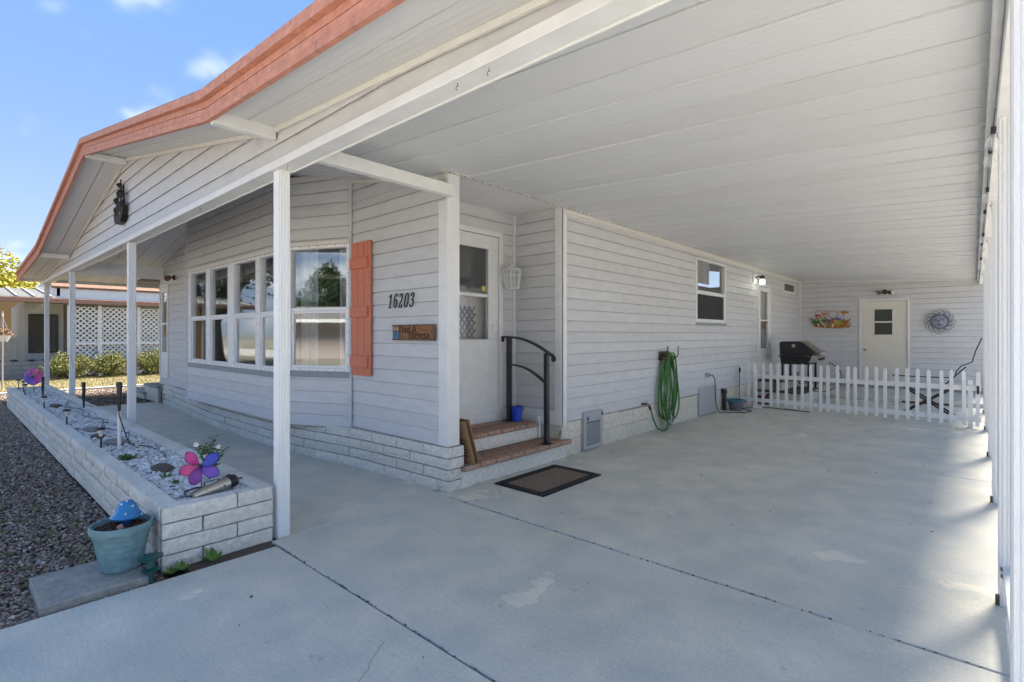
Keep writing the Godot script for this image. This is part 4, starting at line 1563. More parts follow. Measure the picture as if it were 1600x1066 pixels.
	var om2 := OmniLight3D.new()
	om2.name = "lamp_light"
	om2.light_energy = 0.006
	om2.light_size = 0.05
	om2.light_color = Color(0.95, 1.0, 0.9)
	om2.omni_range = 20.0
	om2.omni_attenuation = 2.0
	om2.shadow_enabled = true
	jl.add_child(om2)
	om2.position = P(11.6, 3.32, 2.50) - jl.position
	# twin spot lamp over the storeroom door
	var ts := thing("twin_spotlight", "brown twin flood lamp above the cream storeroom door", "lamp", P(15.4, 1.62, 2.42))
	var tp := MB.new()
	tp.lathe(P(15.43, 1.62, 2.44), [Vector2(0.06, 0), Vector2(0.06, 0.02), Vector2(0.03, 0.05), Vector2(0, 0.055)], 14, Basis(X, Vector3.BACK, Vector3.DOWN))
	obj("plate", tp, M("bronze", Color(0.10, 0.055, 0.035), 0.5, {"metal": 0.5}), ts)
	for s in [-1.0, 1.0]:
		var m := MB.new()
		var ax := Vector3(s, -0.1, 0.55).normalized()
		var up := ax
		var xx := up.cross(Vector3.UP).normalized()
		m.lathe(P(15.39, 1.62, 2.43), [Vector2(0.012, 0.02), Vector2(0.014, 0.07), Vector2(0.035, 0.09), Vector2(0.052, 0.19)], 12, Basis(xx, up, xx.cross(up)))
		var hd := obj("lamp_head", m, M("bronze") if s < 0 else M("bronze"), ts)
		var bl := MB.new()
		bl.lathe(P(15.39, 1.62, 2.43), [Vector2(0.050, 0.17), Vector2(0.045, 0.20), Vector2(0.02, 0.215), Vector2(0, 0.217)], 12, Basis(xx, up, xx.cross(up)))
		obj("bulb", bl, M("flood_bulb", Color(0.6, 0.6, 0.58), 0.3), hd)
	# small spotlight at the bay's far end
	var sp := thing("porch_spotlight", "small dark flood lamp high on the porch wall past the bay", "lamp", P(3.0, 11.4, 2.5))
	var sm := MB.new()
	sm.lathe(P(3.02, 11.45, 2.50), [Vector2(0.05, 0), Vector2(0.05, 0.02), Vector2(0.015, 0.03), Vector2(0.015, 0.07), Vector2(0, 0.07)], 12, Basis(X, Vector3.BACK, Vector3.DOWN))
	obj("plate", sm, M("bronze"), sp)
	var s2 := MB.new()
	var axx := Vector3(0.8, -0.25, 0.5).normalized()
	var xx2 := axx.cross(Vector3.UP).normalized()
	s2.lathe(P(2.95, 11.45, 2.50), [Vector2(0.015, -0.02), Vector2(0.04, 0.03), Vector2(0.055, 0.15), Vector2(0, 0.15)], 12, Basis(xx2, axx, xx2.cross(axx)))
	obj("lamp_head", s2, M("bronze"), sp)
	# metal ship on the gable
	ship()
	# foundation vents
	var va := thing("foundation_vent", "grey louvred foundation vent panel set in the cream skirting", "vent", P(5.35, 3.48, 0))
	var vm := M("vent_grey", Color(0.40, 0.41, 0.42), 0.6)
	var Os := P(5.14, 3.49, 0)
	var v0 := MB.new()
	wframe(v0, Os, IN, X, 0, 0.41, 0.012, 0.47, 0.05, 0.0, 0.03)
	wbox(v0, Os, IN, X, 0.05, 0.36, 0.34, 0.42, 0.0, 0.026)
	obj("frame", v0, vm, va)
	for i in 12:
		var m := MB.new()
		m.obev(Os + IN * 0.205 + Vector3.UP * (0.08 + i * 0.0215) + X * 0.016, Basis(IN, Vector3.UP, X) * Basis(Vector3.RIGHT, -0.8), Vector3(0.152, 0.0085, 0.0015), 0.001)
		obj("louvre", m, vm, va)
	var vb := MB.new()
	wbox(vb, Os, IN, X, 0.05, 0.36, 0.06, 0.34, -0.002, 0.003)
	obj("backing", vb, M("vent_dark", Color(0.06, 0.06, 0.06), 0.9), va)
	var la := MB.new()
	for q in [[0.07, 0.36], [0.385, 0.40]]:
		wbox(la, Os, IN, X, q[0], q[0] + 0.016, q[1], q[1] + 0.045, 0.03, 0.044, 0.003)
	obj("latch", la, M("dark_bolt"), va)
	var vc := thing("access_panel", "plain grey crawl space access panel of two boards in skirting", "access panel", P(9.03, 3.48, 0))
	for q in [[0.0, 0.405], [0.412, 0.82]]:
		var m := MB.new()
		wbox(m, P(8.62, 3.49, 0), IN, X, q[0], q[1], 0.012, 0.49, 0.0, 0.022)
		obj("board", m, vm, vc)

func ship() -> void:  # drawn 0.8 as wide as the unit sketch
	var t := thing("ship_ornament", "dark metal sailing ship ornament hung on the gable siding", "ornament", P(1.56, 8.1, 2.8))
	var m := M("ship_bronze", Color(0.055, 0.045, 0.042), 0.5, {"metal": 0.6, "tex": grey(128, 0.05, 3, 81, 0.4, 1.0), "scale": 4.0})
	var X := Vector3.RIGHT * 0.8
	var hull := MB.new()
	var c := P(1.57, 8.1, 2.81)
	hull.prism(PackedVector2Array([Vector2(-0.30, 0.13), Vector2(-0.22, 0.03), Vector2(-0.08, 0.0), Vector2(0.16, 0.01), Vector2(0.28, 0.08), Vector2(0.36, 0.19), Vector2(0.22, 0.12), Vector2(-0.10, 0.10), Vector2(-0.26, 0.15)]), c, X, Vector3.UP, 0.055)
	obj("hull", hull, m, t)
	for q in [[-0.20, 0.44], [0.0, 0.57], [0.18, 0.48]]:
		var ms := MB.new()
		ms.tube([c + X * q[0] + Vector3.UP * 0.08 + Vector3.BACK * 0.02, c + X * q[0] + Vector3.UP * q[1] + Vector3.BACK * 0.02], 0.008, 6)
		obj("mast", ms, m, t)
	for q in [[-0.20, 0.13, 0.13, 0.09], [-0.20, 0.27, 0.10, 0.075], [0.0, 0.13, 0.17, 0.11], [0.0, 0.31, 0.14, 0.09], [0.0, 0.455, 0.07, 0.055], [0.18, 0.14, 0.15, 0.10], [0.18, 0.30, 0.11, 0.075]]:
		var s := MB.new()
		var nx := 6
		var ny := 5
		for i in nx:
			for j in ny:
				var p := []
				for e in [[0, 0], [1, 0], [1, 1], [0, 1]]:
					var u: float = (i + e[0]) / float(nx) * 2 - 1
					var v: float = (j + e[1]) / float(ny)
					var wdt: float = 0.78 * q[3] * (1.0 - 0.18 * v)
					p.append(c + X * (q[0] + u * wdt + 0.02 * sin(PI * v)) + Vector3.UP * (q[1] + v * q[2] + 0.015 * (1 - u * u) * (1 - v)) + Vector3.BACK * (0.03 + 0.045 * (1 - u * u) * sin(PI * (0.15 + 0.85 * v))))
				s.quad(p[0], p[1], p[2], p[3])
		obj("sail", s, m, t)
	var rg := MB.new()
	for q in [[[0.36, 0.19], [0.18, 0.46]], [[0.18, 0.46], [0.0, 0.36]], [[-0.30, 0.13], [-0.20, 0.43]], [[0.36, 0.2], [0.28, 0.09]]]:
		rg.tube([c + X * q[0][0] + Vector3.UP * q[0][1] + Vector3.BACK * 0.03, c + X * q[1][0] + Vector3.UP * q[1][1] + Vector3.BACK * 0.03], 0.005, 5)
	obj("rigging", rg, m, t)
	var fl := MB.new()
	for q in [[-0.20, 0.43], [0.0, 0.555], [0.18, 0.47]]:
		fl.prism(PackedVector2Array([Vector2(0, 0), Vector2(0.06, -0.012), Vector2(0.05, -0.025), Vector2(0, -0.03)]), c + X * q[0] + Vector3.UP * q[1] + Vector3.BACK * 0.02, X, Vector3.UP, 0.004)
	obj("pennant", fl, m, t)

func leaf(m: MB, at: Vector3, dir: Vector3, side: Vector3, l: float, w: float, c: Color) -> void:
	m.col = c
	var n := dir.cross(side).normalized()
	var tip := at + dir * l
	var mid := at + dir * l * 0.5 + n * w * 0.18
	m.tri(at, mid + side * w * 0.5, tip)
	m.tri(at, tip, mid - side * w * 0.5)

func rdir(r: RandomNumberGenerator) -> Vector3:
	var z := r.randf_range(-1, 1)
	var p := r.randf() * TAU
	var q := sqrt(1 - z * z)
	return Vector3(q * cos(p), z, q * sin(p))

# leafy crown: clumps spread through an ellipsoid, leaves spread through the clumps
func foliage(at: Vector3, rad: Vector3, clumps: int, per: int, cr: float, ll: float, cols: Array, sd: int, shell := 0.55) -> MB:
	var r := RandomNumberGenerator.new()
	r.seed = sd
	var m := MB.new()
	m.colored = true
	for i in clumps:
		var d := rdir(r)
		var k := lerpf(shell, 1.0, pow(r.randf(), 0.6)) * r.randf_range(0.82, 1.08)
		var c := at + d * rad * k
		var cs := cr * r.randf_range(0.6, 1.3)
		var tone := r.randf_range(0.75, 1.2)
		for j in per:
			var e := rdir(r)
			var p := c + e * cs * pow(r.randf(), 0.45) * Vector3(1, 0.75, 1)
			var dir := (e + rdir(r) * 0.8 + Vector3(0, -0.1, 0)).normalized()
			var side := dir.cross(rdir(r)).normalized()
			var base: Color = cols[r.randi() % cols.size()]
			var kk := tone * r.randf_range(0.7, 1.25)
			leaf(m, p, dir, side, ll * r.randf_range(0.7, 1.3), ll * 0.5, Color(base.r * kk, base.g * kk, base.b * kk))
	return m

func leaf_mat() -> StandardMaterial3D:
	return M("leaf", Color(1, 1, 1), 0.6, {"vc": true, "back": Color(0.35, 0.35, 0.2)})

func bark() -> StandardMaterial3D:
	return M("bark", Color(0.13, 0.10, 0.08), 0.95, {"tex": grey(256, 0.05, 4, 91, 0.5, 1.0), "scale": Vector3(3, 0.8, 3)})

func tuft(m: MB, at: Vector3, n: int, h: float, spread: float, cols: Array, r: RandomNumberGenerator, w := 0.012) -> void:
	for i in n:
		var an := r.randf() * TAU
		var o := Vector3(cos(an), 0, sin(an))
		var dir := (Vector3.UP * r.randf_range(0.5, 1.3) + o * spread).normalized()
		var base: Color = cols[r.randi() % cols.size()]
		var k := r.randf_range(0.7, 1.3)
		leaf(m, at + o * r.randf() * 0.02, dir, dir.cross(Vector3.UP + o * 0.3).normalized(), h * r.randf_range(0.6, 1.2), w, Color(base.r * k, base.g * k, base.b * k))

func plant(called: String, label: String, at: Vector3, n: int, h: float, spread: float, cols: Array, sd: int, w := 0.012, group := "") -> void:
	var m := MB.new()
	m.colored = true
	var r := RandomNumberGenerator.new()
	r.seed = sd
	for k in maxi(1, n / 14):
		tuft(m, at + Vector3(r.randf_range(-1, 1), 0, r.randf_range(-1, 1)) * spread * 0.06, mini(n, 14), h, spread, cols, r, w)
	var t := thing(called, label, "plant", at, group)
	obj("leaves", m, leaf_mat(), t)

func planter() -> void:
	var t := thing("block_planter", "long raised planter of whitewashed split face blocks", "planter", P(1.2, 8.8, 0))
	var z0 := -0.012
	block_wall("end_wall", t, [P(0.88, 3.57, 0), P(1.53, 3.57, 0)], 4, 0.0945, 0.40, 0.11, BLOCK, z0, 0.45, 0.008)
	block_wall("street_wall", t, [P(0.88, 14.1, 0), P(0.88, 3.683, 0)], 4, 0.0945, 0.40, 0.11, BLOCK, z0, 0.15, 0.008)
	block_wall("porch_wall", t, [P(1.53, 3.683, 0), P(1.53, 14.1, 0)], 4, 0.0945, 0.40, 0.11, BLOCK, z0, 0.35, 0.008)
	block_wall("end_wall", t, [P(1.42, 14.0, 0), P(0.99, 14.0, 0)], 4, 0.0945, 0.40, 0.11, BLOCK, z0, 0.3, 0.008)
	var s := MB.new()
	s.box(P(1.422, 13.9, 0.0), P(0.988, 3.678, 0.315))
	obj("fill", s, M("pebble_bed", Color(0.33, 0.32, 0.31), 0.95), t)
	rng.seed = 404
	var spots := []
	var cols := []
	for i in 6500:
		var b := 3.69 + pow(rng.randf(), 1.6) * 10.2
		var a := rng.randf_range(0.995, 1.415)
		var k := rng.randf_range(0.020, 0.050)
		var bs := Basis.from_euler(Vector3(rng.randf_range(-0.5, 0.5), rng.randf() * TAU, rng.randf_range(-0.5, 0.5))).scaled(Vector3(k, k, k))
		spots.append(Transform3D(bs, P(a, b, 0.316 + rng.randf() * 0.022)))
		var v := rng.randf_range(0.48, 0.86)
		cols.append(Color(v, v * 0.985, v * 0.975))
	var o := scatter("white_pebbles", self, M("pebble", Color(1, 1, 1), 0.8, {"vc": true}), stone_mesh(12, 0.6), spots, cols)
	tag(o, "bed of white and grey pebbles filling the long block planter", "pebbles")
	# flat stones lying in the pebbles
	var st := grey(256, 0.04, 4, 93, 0.55, 1.0, FastNoiseLite.TYPE_SIMPLEX_SMOOTH, 0.15)
	var grey_st := M("grey_stone", Color(0.42, 0.40, 0.37), 0.9, {"tex": st, "scale": 3.0})
	var brown_st := M("brown_stone", Color(0.20, 0.15, 0.11), 0.9, {"tex": st, "scale": 3.0})
	for q in [[1.18, 4.78, 0.15, 0.028, 0.07, 1, "flat brown grey stone lying in the pebbles behind the pinwheel"], [1.15, 6.28, 0.16, 0.03, 0.10, 0, "pale flat paving stone in the pebbles beside the white pipe"], [1.10, 6.75, 0.07, 0.035, 0.06, 1, "small brown rock leaning on a pale paving stone"], [1.13, 7.3, 0.15, 0.03, 0.09, 0, "second pale slab lying midway along the pebble bed"], [1.15, 10.1, 0.20, 0.03, 0.08, 1, "dark mossy slab at the far stretch of pebbles"]]:
		var m := MB.new()
		m.blob(P(q[0], q[1], 0.345), Vector3(q[2], q[3], q[4]), int(q[1] * 10), 0.12, 6, 10)
		var ob := obj("flat_stone", m, brown_st if q[5] else grey_st)
		tag(ob, q[6], "stone", "stones in the pebble bed")

func path_light(at: Vector3, label: String) -> void:
	var t := thing("solar_path_light", label, "path light", at, "solar path lights along the planter")
	var m := MB.new()
	m.tube([at, at + Vector3.UP * 0.12], 0.008, 8)
	obj("stake", m, DARK, t)
	var g := MB.new()
	g.lathe(at + Vector3.UP * 0.12, [Vector2(0, 0), Vector2(0.012, 0.0), Vector2(0.02, 0.03), Vector2(0.022, 0.06), Vector2(0, 0.06)], 10)
	obj("lens", g, M("clear_plastic", Color(0.62, 0.60, 0.52), 0.3), t)
	var c := MB.new()
	c.lathe(at + Vector3.UP * 0.18, [Vector2(0, 0), Vector2(0.034, 0.0), Vector2(0.036, 0.012), Vector2(0.03, 0.022), Vector2(0, 0.026)], 14)
	obj("cap", c, DARK, t)

func pinwheel(label: String, at: Vector3, ht: float, n: int, len: float, cols: Array, wide: float, face: Vector3, start: float, open_) -> void:
	var t := thing("pinwheel", label, "pinwheel", at)
	var st := MB.new()
	st.tube([at, at + Vector3.UP * ht], 0.0035, 6)
	obj("stem", st, DARK, t)
	var c := at + Vector3.UP * ht + face * 0.012
	var x := Vector3.UP.cross(face).normalized()
	var y := face.cross(x)
	for i in n:
		var an: float = open_[i] if open_ is Array else start + TAU * i / n
		var d := x * cos(an) + y * sin(an)
		var s := x * -sin(an) + y * cos(an)
		var m := MB.new()
		var prev := []
		for k in 9:
			var u := k / 8.0
			var w := wide * pow(sin(PI * pow(u, 1.25) * 0.93 + 0.04), 0.8) if open_ is Array else wide * u
			var o := c + d * (len * (0.06 + 0.94 * u)) + face * 0.018 * sin(PI * u)
			var row := [o - s * w + face * 0.012, o, o + s * w - face * 0.008]
			if prev:
				for e in 2: m.quad(prev[e], row[e], row[e + 1], prev[e + 1])
			prev = row
		var col: Color = cols[i % cols.size()]
		var pe := obj("petal", m, M("pinwheel %d %s" % [i % cols.size(), label.left(9)], col, 0.5, {"back": Color(0.4, 0.4, 0.4)}), t)
		if open_ is Array:
			var rim := MB.new()
			var pts := []
			for sg in [-1.0, 1.0]:
				for k in 9:
					var u: float = (k if sg < 0 else 8 - k) / 8.0
					var w := wide * pow(sin(PI * pow(u, 1.25) * 0.93 + 0.04), 0.8)
					pts.append(c + d * (len * (0.06 + 0.94 * u)) + face * 0.018 * sin(PI * u) + s * w * sg + face * (0.012 if sg < 0 else -0.008))
			rim.tube(pts, 0.0022, 5)
			obj("rim", rim, M("rim %d %s" % [i % cols.size(), label.left(9)], Color(col.r * 0.35, col.g * 0.3, col.b * 0.35), 0.6), pe)
	var hb := MB.new()
	hb.blob(c + face * 0.012, Vector3(0.013, 0.013, 0.013), 1, 0.0, 6, 10)
	obj("hub", hb, DARK, t)

func garden() -> void:
	planter()
	var n := 0
	for q in [[1.005, 6.04, "solar path light before the flat paving stones and white pipe"], [0.985, 7.80, "solar path light midway along the pebbles beside the second slab"], [0.985, 9.72, "solar path light next to the dark mossy slab"], [1.0, 12.3, "solar path light close to the striped pinwheel"], [1.05, 13.2, "solar path light standing past the striped pinwheel"], [1.02, 13.7, "solar path light at the far end of the planter"]]:
		path_light(P(q[0], q[1], 0.335), q[2])
	# spot lights on stakes
	for q in [[1.14, 6.02, 0.335, 0.34, 0.58, "black spike lamp on a white pipe among the pebbles"], [1.40, 9.6, 0.335, 0.0, 0.34, "black spike lamp by the porch wall of the planter"], [1.20, 12.0, 0.335, 0.0, 0.30, "black spike lamp just before the striped pinwheel"]]:
		var at := P(q[0], q[1], q[2])
		var t := thing("spike_lamp", q[5], "spike lamp", at, "spike lamps in the planter")
		if q[3] > 0:
			var w := MB.new()
			w.tube([at, at + Vector3.UP * q[3]], 0.016, 10)
			obj("pipe", w, WHITE, t)
		var top: Vector3 = at + Vector3.UP * q[4]
		var m := MB.new()
		m.tube([at + Vector3.UP * q[3], top], [0.010, 0.024], 8)
		obj("spike", m, DARK, t)
		var h := MB.new()
		h.bev(top + Vector3(-0.05, -0.01, -0.022), top + Vector3(0.02, 0.035, 0.022), 0.006)
		h.bev(top + Vector3(-0.052, -0.10, -0.012), top + Vector3(-0.034, -0.01, 0.012), 0.004)
		obj("head", h, DARK, t)
		var w2 := MB.new()
		w2.tube([top + Vector3(0, -0.05, 0.01), top + Vector3(0.03, -0.16, 0.02), top + Vector3(0.05, -0.28, 0.01), top + Vector3(0.12, -q[4] + 0.04, -0.05), top + Vector3(0.24, -q[4] + 0.012, -0.1)], 0.005, 6)
		obj("cable", w2, DARK, t)
	# cable on the pebbles
	var cb := MB.new()
	var pts := []
	for i in 40: pts.append(P(1.30 + 0.05 * sin(i * 0.7), 5.2 + i * 0.14, 0.345 + 0.006 * sin(i * 1.9)))
	cb.tube(pts, 0.005, 6)
	tag(obj("garden_cable", cb, DARK), "thin black low voltage cable snaking over the white pebbles", "cable")
	# two fallen spotlights
	for q in [[1.075, 3.70, 1.36, 3.79, 0.372, 0.026, 0.040, "stainless solar spotlight fallen across the planter end wall"], [1.24, 3.86, 1.38, 3.93, 0.360, 0.020, 0.026, "smaller tarnished solar spotlight lying behind another"]]:
		var p0 := P(q[0], q[1], q[4])
		var p1 := P(q[2], q[3], q[4] + 0.025)
		var d := (p1 - p0).normalized()
		var t := thing("solar_spotlight", q[7], "spotlight", p0)
		var m := MB.new()
		m.tube([p0, p0.lerp(p1, 0.82)], [q[5], q[6]], 16)
		obj("barrel", m, M("brushed_steel", Color(0.55, 0.53, 0.47), 0.32, {"metal": 0.9}), t)
		var e := MB.new()
		e.tube([p0.lerp(p1, 0.82), p0.lerp(p1, 0.85), p1], [q[6] * 1.06, q[6] * 1.1, q[6] * 1.05], 16)
		obj("head", e, DARK, t)
		var w := MB.new()
		w.tube([p0, p0 + P(-0.02, 0.06, -0.01), p0 + P(0.02, 0.22, -0.02), p0 + P(0.10, 0.26, -0.02), p0 + P(0.16, 0.12, 0.0), p0 + P(0.2, 0.02, 0.02)], 0.006, 7)
		obj("cable", w, DARK, t)
	var face := Vector3(0.83, 0.12, 0.55).normalized()
	pinwheel("flower pinwheel with pink purple and blue petals in the pebbles", P(1.15, 3.775, 0.335), 0.205, 5, 0.125, [Color(0.50, 0.02, 0.21), Color(0.62, 0.07, 0.24), Color(0.21, 0.035, 0.30), Color(0.17, 0.06, 0.42), Color(0.04, 0.06, 0.40)], 0.036, face, 0.0, [2.35, 3.45, 4.4, 5.75, 0.55])
	pinwheel("striped pinwheel of pink red and violet vanes near planter end", P(1.15, 12.7, 0.335), 0.30, 12, 0.15, [Color(0.60, 0.05, 0.25), Color(0.62, 0.02, 0.08), Color(0.60, 0.10, 0.30), Color(0.55, 0.02, 0.2), Color(0.45, 0.06, 0.42), Color(0.30, 0.06, 0.45), Color(0.20, 0.09, 0.55), Color(0.10, 0.10, 0.55), Color(0.22, 0.10, 0.55), Color(0.32, 0.1, 0.5), Color(0.45, 0.05, 0.4), Color(0.6, 0.03, 0.3)], 0.037, face, 0.2, null)
	# flowering plant
	var gr := [Color(0.09, 0.16, 0.03), Color(0.14, 0.21, 0.045), Color(0.06, 0.12, 0.025)]
	var v := thing("periwinkle", "leafy periwinkle with small white flowers behind the flower pinwheel", "plant", P(1.33, 4.20, 0.33))
	rng.seed = 31
	var lm := MB.new()
	lm.colored = true
	var sm := MB.new()
	var fl := []
	for i in 12:
		var an := rng.randf() * TAU
		var base := P(1.33, 4.18, 0.33)
		var tip := base + Vector3(cos(an) * rng.randf_range(0.03, 0.13) + 0.03, rng.randf_range(0.16, 0.34), sin(an) * rng.randf_range(0.03, 0.1))
		sm.tube([base, base.lerp(tip, 0.5) + Vector3(0, 0.03, 0), tip], [0.004, 0.003, 0.002], 5)
		for k in 16:
			var u := 0.25 + 0.75 * k / 16.0
			var p := base.lerp(tip, u) + Vector3(0, 0.03 * sin(PI * u), 0)
			var a2 := k * 2.4
			var dir := (Vector3(cos(a2), 0.35, sin(a2))).normalized()
			var c: Color = gr[rng.randi() % 3]
			leaf(lm, p, dir, dir.cross(Vector3.UP).normalized(), rng.randf_range(0.032, 0.052), 0.026, c)
		if i in [0, 4, 7]: fl.append(tip)
	obj("leaves", lm, leaf_mat(), v)
	obj("stems", sm, M("stem_green", Color(0.10, 0.14, 0.05), 0.8), v)
	for p in fl:
		var m := MB.new()
		for k in 5:
			var a2 := TAU * k / 5
			var d := (face + Vector3.UP.cross(face).normalized() * cos(a2) * 1.6 + Vector3.UP * sin(a2) * 1.6).normalized()
			m.colored = true
			leaf(m, p + Vector3.UP * 0.01, d, d.cross(face).normalized(), 0.022, 0.02, Color(0.75, 0.75, 0.72))
		obj("flower", m, leaf_mat(), v)
	plant("succulent", "low green succulent clump growing between the white pebbles", P(1.09, 5.38, 0.335), 110, 0.055, 0.9, [Color(0.10, 0.20, 0.03), Color(0.07, 0.14, 0.03), Color(0.16, 0.2, 0.05)], 5, 0.016)
	for q in [[1.12, 4.45, 0.335, 0.05, "pale green sprout in the pebbles by the flat brown stone"], [1.10, 4.2, 0.335, 0.04, "tiny green sprout in the pebbles close to the pinwheel"], [0.955, 3.535, 0.0, 0.06, "weed growing at the foot of the planter corner block"], [1.12, 3.535, 0.0, 0.09, "larger leafy weed against the planter end wall"], [0.895, 3.53, 0.0, 0.045, "smallest weed by the planter corner at the slab edge"]]:
		plant("weed", q[4], P(q[0], q[1], q[2]), 26, q[3], 0.8, [Color(0.12, 0.22, 0.03), Color(0.08, 0.16, 0.03)], int(q[1] * 100), q[3] * 0.35)
	# sparse weeds in the gravel: one mass of ground cover
	var wm := MB.new()
	wm.colored = true
	var wr := RandomNumberGenerator.new()
	wr.seed = 88
	for i in 46:
		var b := wr.randf_range(3.9, 6.6)
		var a := wr.randf_range(0.25, 0.85) - (b - 4.0) * 0.02
		tuft(wm, P(a, b, -0.02), 8, wr.randf_range(0.02, 0.045), 1.4, [Color(0.10, 0.16, 0.03), Color(0.16, 0.2, 0.05)], wr, 0.012)
	var wo := obj("ground_weeds", wm, leaf_mat())
	wo.set_meta("kind", "stuff")
	tag(wo, "sparse small weeds sprouting through the brown gravel", "weeds")
	# paver, pot, mushroom
	var pv := MB.new()
	pv.bev(P(0.80, 3.95, -0.04), P(0.335, 3.475, 0.035), 0.008)
	tag(obj("paving_stone", pv, M("old_paver", Color(0.62, 0.60, 0.57), 0.95, {"tex": concrete_tex(95, 512, Color(0.74, 0.73, 0.71), 1.6), "scale": 1.3, "bump": grey(256, 0.2, 2, 98, 0.0, 1.0), "depth": 0.15})), "square grey concrete paver under the blue flower pot", "paver")
	var pc := P(0.715, 3.715, 0.036)
	var pt := thing("flower_pot", "pale teal ribbed plastic pot filled with soil on paver", "flower pot", pc)
	var pm := MB.new()
	var prof := [Vector2(0, 0), Vector2(0.092, 0), Vector2(0.098, 0.01)]
	for i in 18:
		var u := i / 17.0
		var r := lerpf(0.100, 0.138, u)
		prof.append(Vector2(r + (0.0012 if i % 3 == 1 else 0.0), 0.012 + u * 0.20))
	prof.append_array([Vector2(0.142, 0.218), Vector2(0.151, 0.221), Vector2(0.155, 0.238), Vector2(0.155, 0.262), Vector2(0.150, 0.268), Vector2(0.142, 0.265), Vector2(0.135, 0.22), Vector2(0.125, 0.14), Vector2(0, 0.14)])
	pm.lathe(pc, prof, 40)
	obj("pot", pm, M("teal_plastic", Color(0.20, 0.34, 0.36), 0.5, {"tex": grey(256, 0.02, 4, 96, 0.85, 1.0, FastNoiseLite.TYPE_SIMPLEX_SMOOTH, 0.03), "scale": 3.0}), pt)
	var so := MB.new()
	var sr := RandomNumberGenerator.new()
	sr.seed = 12
	for i in 420:
		var an := sr.randf() * TAU
		var rr := sqrt(sr.randf()) * 0.132
		so.blob(pc + Vector3(cos(an) * rr, 0.228 + sr.randf() * 0.012, sin(an) * rr), Vector3(1, 0.6, 0.8) * sr.randf_range(0.007, 0.017), i, 0.3, 3, 5)
	obj("soil", so, M("potting_soil", Color(0.075, 0.04, 0.025), 0.95), pt).set_meta("kind", "stuff")
	var mu := thing("mushroom_ornament", "glossy blue toadstool ornament with white dots in the pot", "ornament", pc + Vector3(-0.03, 0.2, -0.03))
	var mc := pc + Vector3(-0.03, 0.232, -0.03)
	var ms := MB.new()
	ms.lathe(mc, [Vector2(0.030, 0), Vector2(0.026, 0.03), Vector2(0.030, 0.06), Vector2(0, 0.065)], 16)
	obj("stalk", ms, M("deep_blue_glaze", Color(0.01, 0.04, 0.25), 0.25), mu)
	var mk := MB.new()
	var hp := [Vector2(0.0, 0.045), Vector2(0.045, 0.042), Vector2(0.075, 0.048), Vector2(0.082, 0.058), Vector2(0.070, 0.075), Vector2(0.056, 0.10), Vector2(0.046, 0.125), Vector2(0.028, 0.145), Vector2(0, 0.152)]
	mk.lathe(mc, hp, 24)
	obj("cap", mk, M("blue_glaze", Color(0.01, 0.17, 0.42), 0.2, {"coat": 0.5}), mu)
	for q in [[0.3, 0.085, 0.066], [1.5, 0.10, 0.058], [-0.4, 0.12, 0.050], [0.9, 0.135, 0.038], [-1.2, 0.09, 0.063], [2.4, 0.11, 0.053], [-0.9, 0.062, 0.080], [0.2, 0.148, 0.02]]:
		var d := MB.new()
		d.blob(mc + Vector3(cos(q[0]) * q[2], q[1], sin(q[0]) * q[2]), Vector3(0.006, 0.006, 0.006), 1, 0.0, 5, 8)
		obj("dot", d, M("white_glaze", Color(0.7, 0.72, 0.74), 0.3), mu)
	var pb := MB.new()
	pb.blob(pc + Vector3(0.045, 0.248, 0.015), Vector3(0.022, 0.02, 0.018), 8, 0.15, 5, 8)
	tag(obj("pink_pebble", pb, M("pink_stone", Color(0.45, 0.25, 0.18), 0.8)), "small pinkish pebble on the soil beside the blue toadstool", "pebble")
	# green hose guide
	var hg := thing("hose_guide", "dark green spool shaped hose guide on a spike by planter corner", "hose guide", P(0.80, 3.465, 0))
	var hm := MB.new()
	hm.lathe(P(0.805, 3.47, 0.0), [Vector2(0.012, -0.02), Vector2(0.012, 0.055), Vector2(0.045, 0.06), Vector2(0.050, 0.070), Vector2(0.024, 0.078), Vector2(0.022, 0.12), Vector2(0.03, 0.128), Vector2(0.060, 0.130), Vector2(0.064, 0.140), Vector2(0.03, 0.152), Vector2(0, 0.155)], 20, Basis(Vector3(0.2, 0.1, 1).normalized(), 0.10))
	obj("spool", hm, M("dark_green_plastic", Color(0.01, 0.075, 0.065), 0.4), hg)

